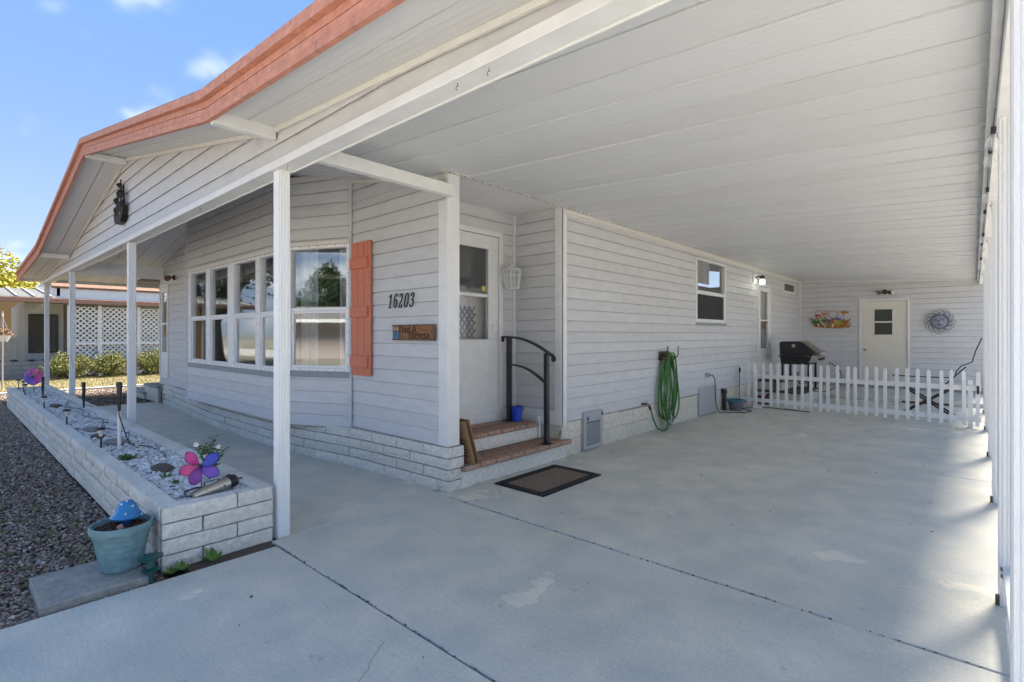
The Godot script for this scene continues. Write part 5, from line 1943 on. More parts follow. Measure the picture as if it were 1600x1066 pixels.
func hose() -> void:
	var t := thing("garden_hose", "coiled green garden hose hung on the side wall", "hose", P(7.3, 3.45, 0))
	var gm := M("hose_green", Color(0.045, 0.17, 0.03), 0.5)
	var r := RandomNumberGenerator.new()
	r.seed = 19
	for k in 8:
		var m := MB.new()
		var pts := []
		var w := r.randf_range(0.18, 0.40)
		var low := r.randf_range(0.03, 0.34)
		var ca := 7.31 + r.randf_range(-0.06, 0.06)
		var out := 3.44 - k * 0.010
		var top := 1.115 + r.randf_range(-0.02, 0.02)
		for i in 41:
			var an := TAU * i / 40.0
			var s := sin(an)
			var ww := w * (0.45 + 0.55 * (0.5 - 0.5 * cos(an)) ) if true else w
			pts.append(P(ca + s * ww + 0.02 * sin(an * 2 + k), out - 0.012 * sin(an * 3 + k), lerpf(top, low, 0.5 - 0.5 * cos(an))))
		m.tube(pts, 0.0115, 8, false)
		obj("coil", m, gm, t)
	var tail := MB.new()
	tail.tube([P(6.68, 3.40, 0.40), P(6.70, 3.385, 0.33), P(6.76, 3.38, 0.20), P(6.84, 3.36, 0.07), P(6.93, 3.33, 0.02), P(7.06, 3.33, 0.014), P(7.16, 3.36, 0.03), P(7.24, 3.39, 0.10), P(7.3, 3.40, 0.25), P(7.36, 3.40, 0.55), P(7.33, 3.40, 0.9), P(7.28, 3.40, 1.09)], 0.0115, 8)
	obj("tail", tail, gm, t)
	var nz := MB.new()
	nz.tube([P(7.30, 3.37, 0.22), P(7.30, 3.365, 0.12), P(7.31, 3.36, 0.05)], [0.014, 0.018, 0.022], 10)
	obj("nozzle", nz, M("grey_nozzle", Color(0.30, 0.32, 0.36), 0.4), t)
	var h := thing("hose_hanger", "rusty iron hose hanger screwed to siding above the hose", "hanger", P(7.3, 3.48, 1.1))
	var hm := MB.new()
	hm.bev(P(7.45, 3.478, 1.02), P(7.13, 3.470, 1.15), 0.002)
	for a in [7.12, 7.47]:
		hm.tube([P(a, 3.475, 1.06), P(a, 3.35, 1.06), P(a, 3.33, 1.10), P(a, 3.33, 1.23)], 0.009, 7)
	var pts2 := []
	for i in 11:
		var an := PI * i / 10.0
		pts2.append(P(7.295 + cos(an) * 0.15, 3.40, 1.02 + sin(an) * 0.07))
	hm.tube(pts2, 0.03, 6)
	obj("bracket", hm, M("rusty_steel"), h)
	var f := thing("faucet", "outdoor faucet with black hose coupling sticking out from skirting", "faucet", P(6.62, 3.47, 0.41))
	var fm := MB.new()
	fm.tube([P(6.65, 3.49, 0.42), P(6.65, 3.41, 0.42), P(6.665, 3.395, 0.40)], [0.014, 0.016, 0.016], 10)
	fm.tube([P(6.65, 3.43, 0.42), P(6.65, 3.43, 0.46)], 0.008, 8)
	obj("tap", fm, M("aged_brass", Color(0.30, 0.28, 0.24), 0.4, {"metal": 0.7}), f)
	var wh := MB.new()
	for i in 4:
		var an := TAU * i / 4 + 0.4
		wh.tube([P(6.65, 3.43, 0.462), P(6.65 + cos(an) * 0.035, 3.43 + sin(an) * 0.035, 0.465)], 0.007, 6)
	obj("handle", wh, M("white_handle", Color(0.6, 0.6, 0.6), 0.5), f)
	var cp := MB.new()
	cp.tube([P(6.665, 3.395, 0.405), P(6.69, 3.39, 0.35)], 0.019, 10)
	obj("coupling", cp, DARK, f)
	var st := MB.new()
	st.tube([P(6.65, 3.43, 0.425), P(6.58, 3.43, 0.43), P(6.55, 3.44, 0.43)], [0.01, 0.012, 0.016], 8)
	obj("spare_outlet", st, DARK, f)

func fence() -> void:
	var t := thing("picket_fence", "low white picket fence standing across the carport", "fence", P(10.5, 1.7, 0))
	var A := P(10.56, 3.46, 0)
	var B := P(10.28, -0.08, 0)
	var u := (B - A).normalized()
	var nrm := u.cross(Vector3.UP)
	var L := A.distance_to(B)
	var poly := PackedVector2Array()
	for q in [[-0.023, 0.0], [0.023, 0.0], [0.023, 0.77], [0.019, 0.795], [0.010, 0.812], [0, 0.818], [-0.010, 0.812], [-0.019, 0.795], [-0.023, 0.77]]: poly.append(Vector2(q[0], q[1]))
	var pk := MB.new()
	pk.prism(poly, Vector3(0, 0, 0), Vector3.RIGHT, Vector3.UP, 0.020)
	var pm := pk.mesh()
	var n := 26
	for i in n:
		var s := 0.05 + (L - 0.1) * i / (n - 1.0) + 0.012 * sin(i * 2.1)
		put("picket", pm, ALU, Transform3D(Basis(u, Vector3.UP, nrm).rotated(nrm, 0.012 * sin(i * 3.7)), A + u * s + Vector3.UP * (0.045 + 0.009 * sin(i * 1.7))), t)
	for z in [0.10, 0.56]:
		var m := MB.new()
		m.bar(A + Vector3.UP * (z + 0.04) - nrm * 0.014, B + Vector3.UP * (z + 0.04) - nrm * 0.014, 0.022, 0.075, Vector3.UP, 0.003)
		obj("rail", m, ALU, t)
	for s in [0.30, L - 0.12]:
		var m := MB.new()
		m.bev(A + u * s + Vector3(-0.03, 0.0, -0.09), A + u * s + Vector3(0.03, 0.72, -0.03), 0.004)
		obj("fence_post", m, ALU, t)
	var hg := MB.new()
	hg.bev(B + Vector3(-0.05, 0.52, -0.01), B + Vector3(-0.02, 0.64, 0.025), 0.003)
	obj("hinge", hg, DARK, t)

func rear() -> void:
	var X := Vector3.RIGHT
	fence()
	# steps to the side door
	var t := thing("rear_steps", "two cream block steps with brown treads below the side door", "steps", P(12.2, 3.1, 0))
	for q in [[11.55, 12.95, 2.55, 0.0, 0.20], [11.75, 12.85, 2.98, 0.23, 0.40]]:
		block_wall("riser", t, [P(q[0], q[2], 0), P(q[1], q[2], 0)], 1, q[4] - q[3], 0.4, 0.1, CREAM, q[3], 0.3, 0.004)
		block_wall("riser", t, [P(q[0], 3.45, 0), P(q[0], q[2] + 0.11, 0)], 1, q[4] - q[3], 0.4, 0.1, CREAM, q[3], 0.3, 0.004)
		var m := MB.new()
		m.bev(P(q[1] + 0.02, 3.47, q[4] + 0.001), P(q[0] - 0.02, q[2] - 0.02, q[4] + 0.032), 0.006)
		obj("tread", m, M("brown_tread", Color(0.10, 0.075, 0.06), 0.85), t)
	# grill
	var g := thing("gas_grill", "black gas grill with silver control panel behind the fence", "grill", P(12.6, 2.8, 0.0))
	var blk := M("grill_black", Color(0.012, 0.012, 0.013), 0.32)
	var slv := M("grill_steel", Color(0.42, 0.40, 0.36), 0.35, {"metal": 0.8})
	var bo := P(12.25, 2.85, 0)   # profile drawn towards the open side
	var lid := MB.new()
	lid.prism(PackedVector2Array([Vector2(-0.30, 0.98), Vector2(0.32, 0.98), Vector2(0.36, 1.02), Vector2(0.34, 1.06), Vector2(0.14, 1.225), Vector2(0.06, 1.25), Vector2(-0.28, 1.25), Vector2(-0.31, 1.22)]), P(12.95, 2.85, 0), X, Vector3.UP, 0.70)
	obj("lid", lid, blk, g)
	var ls := MB.new()
	ls.bar(P(12.6, 2.85 - 0.36, 1.05), P(12.6, 2.85 - 0.13, 1.242), 0.56, 0.006, Vector3(1, 1, 0).normalized())
	obj("lid_plate", ls, M("lid_bronze", Color(0.30, 0.27, 0.20), 0.35, {"metal": 0.7}), g)
	var hd := MB.new()
	hd.tube([P(12.30, 2.46, 1.04), P(12.30, 2.42, 1.045), P(12.90, 2.42, 1.045), P(12.90, 2.46, 1.04)], 0.013, 8)
	obj("lid_handle", hd, slv, g)
	var fb := MB.new()
	fb.prism(PackedVector2Array([Vector2(-0.28, 0.76), Vector2(0.24, 0.76), Vector2(0.32, 0.975), Vector2(-0.31, 0.975)]), P(12.93, 2.85, 0), X, Vector3.UP, 0.66)
	obj("firebox", fb, blk, g)
	var cp := MB.new()
	cp.prism(PackedVector2Array([Vector2(0.26, 0.80), Vector2(0.40, 0.82), Vector2(0.43, 0.93), Vector2(0.33, 0.97)]), P(12.98, 2.85, 0), X, Vector3.UP, 0.76)
	obj("control_panel", cp, slv, g)
	for i in 4:
		var k := MB.new()
		k.lathe(P(12.38 + i * 0.15, 2.435, 0.88), [Vector2(0.026, 0), Vector2(0.022, 0.03), Vector2(0, 0.032)], 12, Basis(Vector3.BACK, Vector3(0.95, 0.3, 0).normalized(), Vector3.BACK.cross(Vector3(0.95, 0.3, 0).normalized())))
		obj("knob", k, blk, g)
	for q in [[12.28, 3.10], [12.28, 2.60], [12.92, 3.10], [12.92, 2.60]]:
		var l := MB.new()
		l.bev(P(q[0] + 0.02, q[1] + 0.02, 0.0), P(q[0] - 0.02, q[1] - 0.02, 0.80), 0.003)
		obj("leg", l, blk, g)
	for z in [0.18, 0.40]:
		var s := MB.new()
		s.bev(P(12.94, 3.12, z), P(12.26, 2.58, z + 0.02), 0.003)
		obj("shelf", s, blk, g)
	var sh := MB.new()
	sh.bev(P(12.24, 3.1, 0.93), P(11.95, 2.55, 0.955), 0.005)
	obj("side_shelf", sh, blk, g)
	var lg := MB.new()
	lg.lathe(P(12.249, 2.88, 1.16), [Vector2(0.038, 0), Vector2(0.036, 0.004), Vector2(0, 0.005)], 16, Basis(X, Vector3.BACK, Vector3.DOWN))
	obj("badge", lg, slv, g)
	var ho := MB.new()
	var hp := []
	for i in 24:
		var an := PI * 0.6 + i / 23.0 * PI * 1.5
		hp.append(P(12.1 - i * 0.02, 2.32 + cos(an) * 0.36, 0.55 + sin(an) * 0.30))
	ho.tube(hp, 0.008, 6)
	obj("gas_hose", ho, DARK, g)
	# folding table
	var ft := thing("folding_table", "dark brown folding table with crossed legs behind picket fence", "table", P(11.4, 0.6, 0))
	var wm := M("dark_wood", Color(0.035, 0.02, 0.016), 0.5)
	for i in 4:
		var m := MB.new()
		m.bev(P(11.3 + i * 0.1 + 0.08, 1.0, 0.50), P(11.3 + i * 0.1, 0.22, 0.52), 0.003)
		obj("slat", m, wm, ft)
	for a in [11.32, 11.66]:
		for s in [-1.0, 1.0]:
			var m := MB.new()
			m.bar(P(a + s * 0.012, 0.6 - s * 0.36, 0.01), P(a + s * 0.012, 0.6 + s * 0.34, 0.50), 0.02, 0.03, X, 0.002)
			obj("leg", m, wm, ft)
	var bk := MB.new()
	bk.bar(P(11.4, 0.45, 0.45), P(11.5, 0.10, 0.86), 0.02, 0.03, Vector3.BACK, 0.002)
	obj("back_rail", bk, wm, ft)
	var sb := MB.new()
	sb.bev(P(11.42, 0.95, 0.20), P(11.38, 0.3, 0.23), 0.003)
	obj("stretcher", sb, M("red_brown_wood", Color(0.09, 0.03, 0.025), 0.5), ft)
	# pot by the fence
	var pc := P(9.85, 3.28, 0.0)
	var pt := thing("grey_pot", "grey plastic pot with blue rim beside the fence end", "flower pot", pc)
	var pm := MB.new()
	pm.lathe(pc, [Vector2(0, 0), Vector2(0.105, 0), Vector2(0.14, 0.17), Vector2(0.135, 0.17), Vector2(0.1, 0.03), Vector2(0, 0.03)], 24)
	obj("pot", pm, M("grey_plastic", Color(0.13, 0.13, 0.15), 0.5), pt)
	var rm := MB.new()
	rm.lathe(pc, [Vector2(0.139, 0.165), Vector2(0.158, 0.168), Vector2(0.160, 0.20), Vector2(0.145, 0.205), Vector2(0.136, 0.17)], 24)
	obj("rim", rm, M("rim_blue", Color(0.03, 0.14, 0.20), 0.5), pt)
	var sl := MB.new()
	sl.lathe(pc, [Vector2(0.137, 0.172), Vector2(0.06, 0.182), Vector2(0, 0.185)], 16)
	obj("soil", sl, M("potting_soil"), pt)
	var pp := thing("black_pipe", "short black capped pipe standing behind the grey pot", "pipe", P(9.8, 3.42, 0))
	var p1 := MB.new()
	p1.tube([P(9.72, 3.44, 0), P(9.72, 3.44, 0.34)], 0.035, 12)
	obj("tube", p1, DARK, pp)
	var p2 := MB.new()
	p2.tube([P(9.72, 3.44, 0.31), P(9.72, 3.44, 0.39)], 0.05, 12)
	obj("cap", p2, DARK, pp)
	var st := thing("rusty_stake", "thin rusty stake with black tip standing at the fence end", "stake", P(10.55, 3.43, 0))
	var sm := MB.new()
	sm.tube([P(10.55, 3.43, 0), P(10.55, 3.43, 0.70)], 0.014, 8)
	obj("rod", sm, M("rusty_steel"), st)
	var s2 := MB.new()
	s2.tube([P(10.55, 3.43, 0.66), P(10.55, 3.43, 0.75)], 0.024, 8)
	obj("tip", s2, DARK, st)
	var rb := thing("red_can", "small dark red fuel can on the floor behind the fence", "can", P(11.1, 3.2, 0))
	var r0 := MB.new()
	r0.bev(P(11.2, 3.33, 0.002), P(11.05, 3.05, 0.17), 0.02)
	obj("body", r0, M("dark_red", Color(0.16, 0.015, 0.012), 0.5), rb)
	var r1 := MB.new()
	r1.tube([P(11.12, 3.1, 0.165), P(11.12, 3.06, 0.22)], 0.018, 8)
	obj("spout", r1, DARK, rb)
	# outlet and cord
	var oc := thing("power_cord", "black power cord plugged into a wall outlet near the access panel", "cord", P(8.96, 3.47, 0.68))
	var om := MB.new()
	om.bev(P(9.02, 3.485, 0.655), P(8.91, 3.435, 0.73), 0.006)
	obj("outlet_box", om, M("outlet_grey", Color(0.35, 0.35, 0.36), 0.5), oc)
	var cm := MB.new()
	cm.tube([P(8.96, 3.44, 0.68), P(9.02, 3.40, 0.70), P(9.14, 3.40, 0.62), P(9.18, 3.41, 0.4), P(9.20, 3.40, 0.15), P(9.26, 3.36, 0.02), P(9.45, 3.25, 0.008), P(9.62, 3.05, 0.008), P(9.85, 3.0, 0.008), P(10.0, 3.12, 0.008), P(10.15, 3.3, 0.008), P(10.35, 3.1, 0.01), P(10.55, 2.9, 0.01), P(10.5, 2.5, 0.01), P(10.45, 2.2, 0.01)], 0.008, 6)
	obj("cord", cm, DARK, oc)
	var c3 := MB.new()
	c3.bev(P(10.42, 3.12, 0.0), P(10.30, 2.98, 0.05), 0.01)
	obj("power_tap", c3, WHITE, oc)
	# loose black cord by the outer posts
	var lc := MB.new()
	lc.tube([P(10.6, -0.09, 1.35), P(10.6, -0.02, 1.15), P(10.55, 0.02, 0.98), P(10.5, 0.14, 0.92), P(10.45, 0.2, 0.84), P(10.40, 0.22, 0.74), P(10.42, 0.5, 0.73), P(10.45, 1.0, 0.735)], 0.009, 6)
	tag(obj("extension_lead", lc, DARK), "black cord hanging from an outer post onto the fence rail", "cord")
	sun_art()
	reef_art()
	# string lights along the outer beam
	var sg := thing("string_lights", "string of clear globe bulbs on black wire under the outer beam", "string lights", P(5.0, -0.08, 2.4))
	var pts := []
	var bulbs := [3.5, 4.2, 5.0, 6.1, 7.2, 8.3, 9.4, 10.5]
	for i in 60:
		var a := 3.2 + i * 0.13
		pts.append(P(a, -0.072, 2.47 + 0.05 * cos(a * 2.9)))
	var wm2 := MB.new()
	wm2.tube(pts, 0.004, 5)
	obj("wire", wm2, DARK, sg)
	var glass := M("bulb_glass", Color(0.9, 0.9, 0.9, 0.12), 0.03)
	for a in bulbs:
		var y := 2.47 + 0.05 * cos(a * 2.9)
		var c := MB.new()
		c.tube([P(a, -0.072, y), P(a, -0.072, y - 0.035)], 0.010, 8)
		var so := obj("socket", c, DARK, sg)
		var b := MB.new()
		b.lathe(P(a, -0.072, y - 0.115), [Vector2(0, 0), Vector2(0.018, 0.004), Vector2(0.030, 0.02), Vector2(0.032, 0.036), Vector2(0.024, 0.056), Vector2(0.012, 0.07)], 14)
		obj("bulb", b, glass, so)

func sun_art() -> void:
	var t := thing("sun_ornament", "blue grey metal sun face ornament on the storeroom wall", "ornament", P(15.42, 0.59, 1.7))
	var m := M("sun_metal", Color(0.50, 0.54, 0.66), 0.45, {"metal": 0.1, "tex": grey(128, 0.06, 3, 97, 0.45, 1.0), "scale": 5.0})
	var c := P(15.40, 0.59, 1.70)
	var d := MB.new()
	d.blob(c, Vector3(0.155, 0.155, 0.035), 3, 0.0, 10, 22)
	obj("face", d, m, t)
	var f := MB.new()
	f.blob(c + Vector3(0, -0.005, 0.038), Vector3(0.018, 0.05, 0.022), 2, 0.0, 6, 8)
	obj("nose", f, m, t)
	for s in [-1.0, 1.0]:
		var e := MB.new()
		e.blob(c + Vector3(s * 0.06, 0.035, 0.030), Vector3(0.028, 0.014, 0.012), 2, 0.0, 6, 8)
		obj("eye", e, M("sun_dark", Color(0.12, 0.14, 0.22), 0.5, {"metal": 0.4}), t)
	var mo := MB.new()
	mo.tube([c + Vector3(-0.06, -0.06, 0.028), c + Vector3(0, -0.085, 0.034), c + Vector3(0.06, -0.06, 0.028)], 0.010, 6)
	obj("mouth", mo, M("sun_dark"), t)
	var rg := MB.new()
	var rp := []
	for i in 33: rp.append(c + Vector3(cos(TAU * i / 32), sin(TAU * i / 32), 0.1) * 0.165)
	rg.tube(rp, 0.010, 6)
	obj("rim", rg, M("sun_dark"), t)
	for i in 12:
		var an := TAU * i / 12
		var r := MB.new()
		var pts := []
		var rad := []
		for k in 8:
			var u := k / 7.0
			var rr := 0.165 + 0.125 * u
			var tw := an + 0.75 * u * u - 0.1
			pts.append(c + Vector3(cos(tw) * rr, sin(tw) * rr, 0.012))
			rad.append(lerpf(0.020, 0.006, u))
		r.tube(pts, rad, 6)
		obj("ray", r, m, t)

func reef_art() -> void:
	var t := thing("reef_ornament", "colourful metal coral reef wall ornament with fish and crab", "ornament", P(15.42, 2.75, 1.6))
	var c := P(15.41, 2.75, 1.60)
	var r := RandomNumberGenerator.new()
	r.seed = 55
	var pal := [Color(0.02, 0.16, 0.06), Color(0.40, 0.08, 0.03), Color(0.42, 0.16, 0.03), Color(0.33, 0.28, 0.03), Color(0.06, 0.10, 0.28), Color(0.45, 0.35, 0.20), Color(0.10, 0.14, 0.03)]
	var fish := PackedVector2Array([Vector2(-0.09, 0), Vector2(-0.05, 0.045), Vector2(0.01, 0.055), Vector2(0.06, 0.02), Vector2(0.11, 0.055), Vector2(0.095, 0), Vector2(0.11, -0.05), Vector2(0.06, -0.02), Vector2(0.01, -0.05), Vector2(-0.05, -0.04)])
	for q in [[-0.34, 0.12, 1.0, 0, "fish"], [-0.22, 0.22, 0.8, 5, "fish"], [-0.08, 0.16, 0.9, 4, "fish"], [0.14, 0.20, 0.8, 4, "fish"], [0.30, 0.36, 0.9, 2, "fish"], [-0.30, 0.30, 0.7, 1, "fish"], [0.16, 0.09, 1.2, 3, "fish"], [-0.14, 0.33, 0.7, 2, "fish"]]:
		var m := MB.new()
		var poly := PackedVector2Array()
		for p in fish: poly.append(p * q[2])
		m.prism(poly, c + Vector3(q[0], q[1], 0.02 + r.randf() * 0.03), Vector3.RIGHT, Vector3.UP, 0.012)
		obj(q[4], m, M("reef %d" % q[3], pal[q[3]], 0.4, {"metal": 0.2}), t)
	for i in 26:  # coral branches and sea fans
		var m := MB.new()
		var x := r.randf_range(-0.44, 0.40)
		var h := r.randf_range(0.10, 0.26)
		var lean := r.randf_range(-0.10, 0.10) + x * 0.25
		var k: int = [0, 1, 2, 3, 1, 6, 2][i % 7]
		m.tube([c + Vector3(x * 0.8, 0, 0.02), c + Vector3(x * 0.9 + lean * 0.5, h * 0.55, 0.035), c + Vector3(x + lean, h, 0.03)], [0.022, 0.018, 0.012], 6)
		obj("coral", m, M("reef %d" % k), t)
	for i in 9:
		var m := MB.new()
		var an := 0.15 + i * 0.16
		m.bar(c + Vector3(0.30, 0.03, 0.02), c + Vector3(0.30 + cos(an) * 0.16, 0.03 + sin(an) * 0.16, 0.03), 0.006, 0.018, Vector3.BACK)
		obj("fan_rib", m, M("reef %d" % (3 if i % 2 else 2)), t)
	var bs := MB.new()
	bs.tube([c + Vector3(-0.36, 0.02, 0.015), c + Vector3(-0.1, -0.01, 0.02), c + Vector3(0.2, -0.02, 0.02), c + Vector3(0.42, 0.01, 0.015)], 0.02, 6)
	obj("base", bs, M("reef 2"), t)
	for q in [[-0.28, 0.36, 0.075], [-0.12, 0.37, 0.06], [0.05, 0.32, 0.09], [0.22, 0.30, 0.06]]:
		var m := MB.new()
		var pts := []
		for i in 13:
			var an := -0.6 + i / 12.0 * 4.2
			pts.append(c + Vector3(q[0] + cos(an) * q[2], q[1] + sin(an) * q[2] * 1.1, 0.02))
		m.tube(pts, 0.005, 5)
		obj("tendril", m, M("reef 1"), t)

func shrub(label: String, at: Vector3, rad: Vector3, sd: int) -> void:
	var t := thing("shrub", label, "shrub", at, "shrubs against the lattice")
	var m := foliage(at + Vector3.UP * rad.y, rad, 120, 34, 0.15, 0.062, [Color(0.12, 0.15, 0.03), Color(0.20, 0.20, 0.04), Color(0.26, 0.23, 0.045), Color(0.07, 0.10, 0.025)], sd, 0.25)
	obj("crown", m, leaf_mat(), t)
	var s := MB.new()
	for i in 6:
		var an := TAU * i / 6
		s.tube([at, at + Vector3(cos(an) * rad.x * 0.5, rad.y * 1.1, sin(an) * rad.z * 0.5)], [0.02, 0.006], 6)
	obj("stems", s, bark(), t)

func tree(called: String, label: String, at: Vector3, ht: float, rad: Vector3, trunk_r: float, fork: float, sd: int, clumps: int, per: int, cr: float, ll: float, cols: Array) -> void:
	var t := thing(called, label, "tree", at)
	var r := RandomNumberGenerator.new()
	r.seed = sd
	var tm := MB.new()
	var f := at + Vector3(r.randf_range(-0.2, 0.2), fork, r.randf_range(-0.2, 0.2))
	tm.tube([at - Vector3.UP * 0.1, at + Vector3.UP * 0.3, at.lerp(f, 0.6), f], [trunk_r * 1.5, trunk_r * 1.1, trunk_r * 0.95, trunk_r * 0.85], 10)
	obj("trunk", tm, bark(), t)
	var c := at + Vector3.UP * (ht - rad.y)
	var lm := MB.new()
	for i in 7:
		var an := TAU * i / 7 + r.randf() * 0.6
		var e := c + Vector3(cos(an) * rad.x * 0.7, r.randf_range(-0.3, 0.6) * rad.y, sin(an) * rad.z * 0.7)
		lm.tube([f - Vector3.UP * 0.1, f.lerp(e, 0.35) + Vector3(0, 0.25, 0), f.lerp(e, 0.7) + Vector3(r.randf_range(-0.3, 0.3), 0.1, r.randf_range(-0.3, 0.3)), e], [trunk_r * 0.6, trunk_r * 0.42, trunk_r * 0.25, trunk_r * 0.08], 7)
	obj("limbs", lm, bark(), t)
	obj("crown", foliage(c, rad, clumps, per, cr, ll, cols, sd, 0.35), leaf_mat(), t)

func neighbour() -> void:
	var X := Vector3.RIGHT
	var IN := Vector3(0, 0, -1)
	# lawn strip with pale edging
	var lw := MB.new()
	lw.box(P(16.0, 23.4, -0.12), P(-6.0, 17.15, -0.045))
	var lo := obj("lawn", lw, M("dry_lawn", Color(0.24, 0.20, 0.09), 0.95, {"tex": grey(512, 0.04, 5, 101, 0.55, 1.0, FastNoiseLite.TYPE_SIMPLEX_SMOOTH, 0.15), "scale": 0.6}))
	lo.set_meta("kind", "structure")
	var gm := MB.new()
	gm.colored = true
	var r := RandomNumberGenerator.new()
	r.seed = 202
	for i in 9000:
		var at := P(r.randf_range(0.9, 7.0), r.randf_range(17.2, 22.6), -0.045)
		var d := Vector3(r.randf_range(-0.5, 0.5), 1, r.randf_range(-0.5, 0.5)).normalized()
		var k := r.randf_range(0.7, 1.3)
		var c: Color = [Color(0.22, 0.19, 0.07), Color(0.14, 0.16, 0.05), Color(0.30, 0.23, 0.11)][r.randi() % 3]
		leaf(gm, at, d, d.cross(rdir(r)).normalized(), r.randf_range(0.03, 0.06), 0.012, Color(c.r * k, c.g * k, c.b * k))
	var go := obj("grass", gm, leaf_mat())
	go.set_meta("kind", "stuff")
	tag(go, "short half dry grass on the lawn strip before the lattice", "grass")
	var ed := thing("lawn_edging", "pale concrete edging between gravel strip and lawn", "edging", P(4, 17.1, 0))
	for i in 14:
		var m := MB.new()
		m.bev(P(0.9 + i * 0.6 + 0.59, 17.15, -0.09), P(0.9 + i * 0.6, 17.0, 0.03), 0.01)
		obj("kerb_stone", m, M("pale_concrete"), ed)
	# lattice screen
	var lt := thing("lattice_screen", "white diagonal lattice screen along the neighbouring house", "lattice", P(4.5, 22.8, 0))
	for q in [[2.98, 3.72], [3.80, 4.85], [4.93, 5.75], [5.83, 6.9]]:
		var m := MB.new()
		lattice_strips(m, q[0], q[1], 0.02, 2.36, 22.8, 0.168, 0.045)
		var o := obj("lattice_panel", m, WHITE, lt)
		o.set_meta("kind", "stuff")
	for a in [2.94, 3.76, 4.89, 5.79, 6.94]:
		var m := MB.new()
		m.bev(P(a + 0.05, 22.83, -0.05), P(a - 0.05, 22.75, 2.42), 0.005)
		obj("upright", m, WHITE, lt)
	var rl := MB.new()
	rl.bev(P(6.95, 22.82, 1.05), P(2.95, 22.76, 1.13), 0.004)
	obj("rail", rl, WHITE, lt)
	# house behind the lattice
	var h := thing("neighbour_house", "neighbouring low house with brown shingle roof and metal porch roof", "house", P(5.0, 25, 0))
	var wm := M("neighbour_wall", Color(0.50, 0.50, 0.47), 0.8)
	var w1 := MB.new()
	w1.box(P(14.0, 25.6, 0.0), P(2.98, 25.5, 2.6))
	obj("wall", w1, wm, h)
	var O := P(1.95, 24.3, 0)
	backing(h, O, IN, X, 1.03, 0.0, 2.5, [[0.12, 0.86, 0.78, 2.10]], 0.1, wm)
	var w2 := MB.new()
	w2.box(P(2.05, 29.0, 0.0), P(1.95, 24.4, 2.5))
	obj("wall", w2, wm, h)
	var wf := MB.new()
	wframe(wf, O, IN, X, 0.10, 0.88, 0.76, 2.12, 0.05, -0.03, 0.04)
	wbox(wf, O, IN, X, 0.46, 0.50, 0.81, 2.07, -0.02, 0.03)
	var win := obj("window", wf, M("dark_frame", Color(0.05, 0.04, 0.035), 0.5), h)
	glazing(win, O, IN, X, 0.15, 0.46, 0.81, 2.07, 0.0)
	glazing(win, O, IN, X, 0.50, 0.83, 0.81, 2.07, 0.0)
	var bk := MB.new()
	bk.box(P(3.08, 29.0, 0.0), P(2.06, 28.9, 2.6))
	bk.box(P(3.08, 29.0, 0.0), P(2.985, 24.41, 2.6))
	bk.box(P(3.08, 29.0, 2.55), P(2.06, 24.41, 2.6))
	bk.box(P(2.98, 28.9, 0.0), P(2.06, 24.41, 0.05))
	obj("room", bk, M("interior_wall"), h)
	# metal porch roof and its brown fascia
	var fa := MB.new()
	fa.bev(P(14.0, 22.62, 2.44), P(-3.5, 22.52, 2.60), 0.01)
	obj("fascia", fa, M("neighbour_fascia", Color(0.23, 0.13, 0.10), 0.7), h)
	var rf := MB.new()
	rf.hexa([P(2.62, 22.62, 2.58), P(-3.5, 22.62, 2.58), P(-3.5, 26.5, 3.08), P(2.62, 26.5, 3.08), P(2.62, 22.62, 2.62), P(-3.5, 22.62, 2.62), P(-3.5, 26.5, 3.12), P(2.62, 26.5, 3.12)])
	rf.hexa([P(14, 22.62, 2.58), P(2.63, 22.62, 2.58), P(2.63, 26.5, 2.72), P(14, 26.5, 2.72), P(14, 22.62, 2.62), P(2.63, 22.62, 2.62), P(2.63, 26.5, 2.76), P(14, 26.5, 2.76)])
	obj("metal_roof", rf, M("grey_metal_roof", Color(0.17, 0.17, 0.17), 0.6, {"tex": grey(256, 0.03, 4, 103, 0.5, 1.0, FastNoiseLite.TYPE_SIMPLEX_SMOOTH, 0.1), "scale": 0.8}), h)
	for i in 20:
		var a := -3.4 + i * 0.42
		if a > 2.6: continue
		var m := MB.new()
		m.bar(P(a, 22.62, 2.645), P(a, 26.5, 3.145), 0.05, 0.05, Vector3.UP)
		obj("roof_rib", m, M("rib_metal", Color(0.33, 0.33, 0.33), 0.5), h)
	var wb := MB.new()
	wb.box(P(14, 26.6, 2.6), P(2.45, 26.5, 3.22))
	obj("fascia_band", wb, WHITE, h)
	var sr := MB.new()
	sr.hexa([P(14, 26.4, 3.2), P(2.9, 26.4, 3.2), P(2.9, 31.5, 4.6), P(14, 31.5, 4.6), P(14, 26.4, 3.28), P(2.9, 26.4, 3.28), P(2.9, 31.5, 4.68), P(14, 31.5, 4.68)])
	obj("shingle_roof", sr, M("brown_shingle", Color(0.24, 0.14, 0.095), 0.95, {"tex": grey(256, 0.06, 4, 104, 0.55, 1.0, FastNoiseLite.TYPE_SIMPLEX_SMOOTH, 0.2), "scale": 0.8}), h)
	var ge := MB.new()
	ge.prism(PackedVector2Array([Vector2(0, 2.9), Vector2(5.1, 2.9), Vector2(5.1, 4.5), Vector2(0, 3.24)]), P(3.05, 26.5, 0), Vector3.LEFT, Vector3.UP, 0.1)
	obj("gable_end", ge, WHITE, h)
	for q in [[0.93, 22.7, 0.10, 0, "post"], [0.42, 24.6, 0.09, 1, "post"], [-1.6, 22.7, 0.10, 0, "post"]]:
		var m := MB.new()
		m.bev(P(q[0] + q[2] / 2, q[1] + q[2] / 2, -0.1), P(q[0] - q[2] / 2, q[1] - q[2] / 2, 2.46), 0.01)
		obj("post", m, M("cream_post", Color(0.68, 0.60, 0.42), 0.6) if q[3] == 0 else ALU, h)
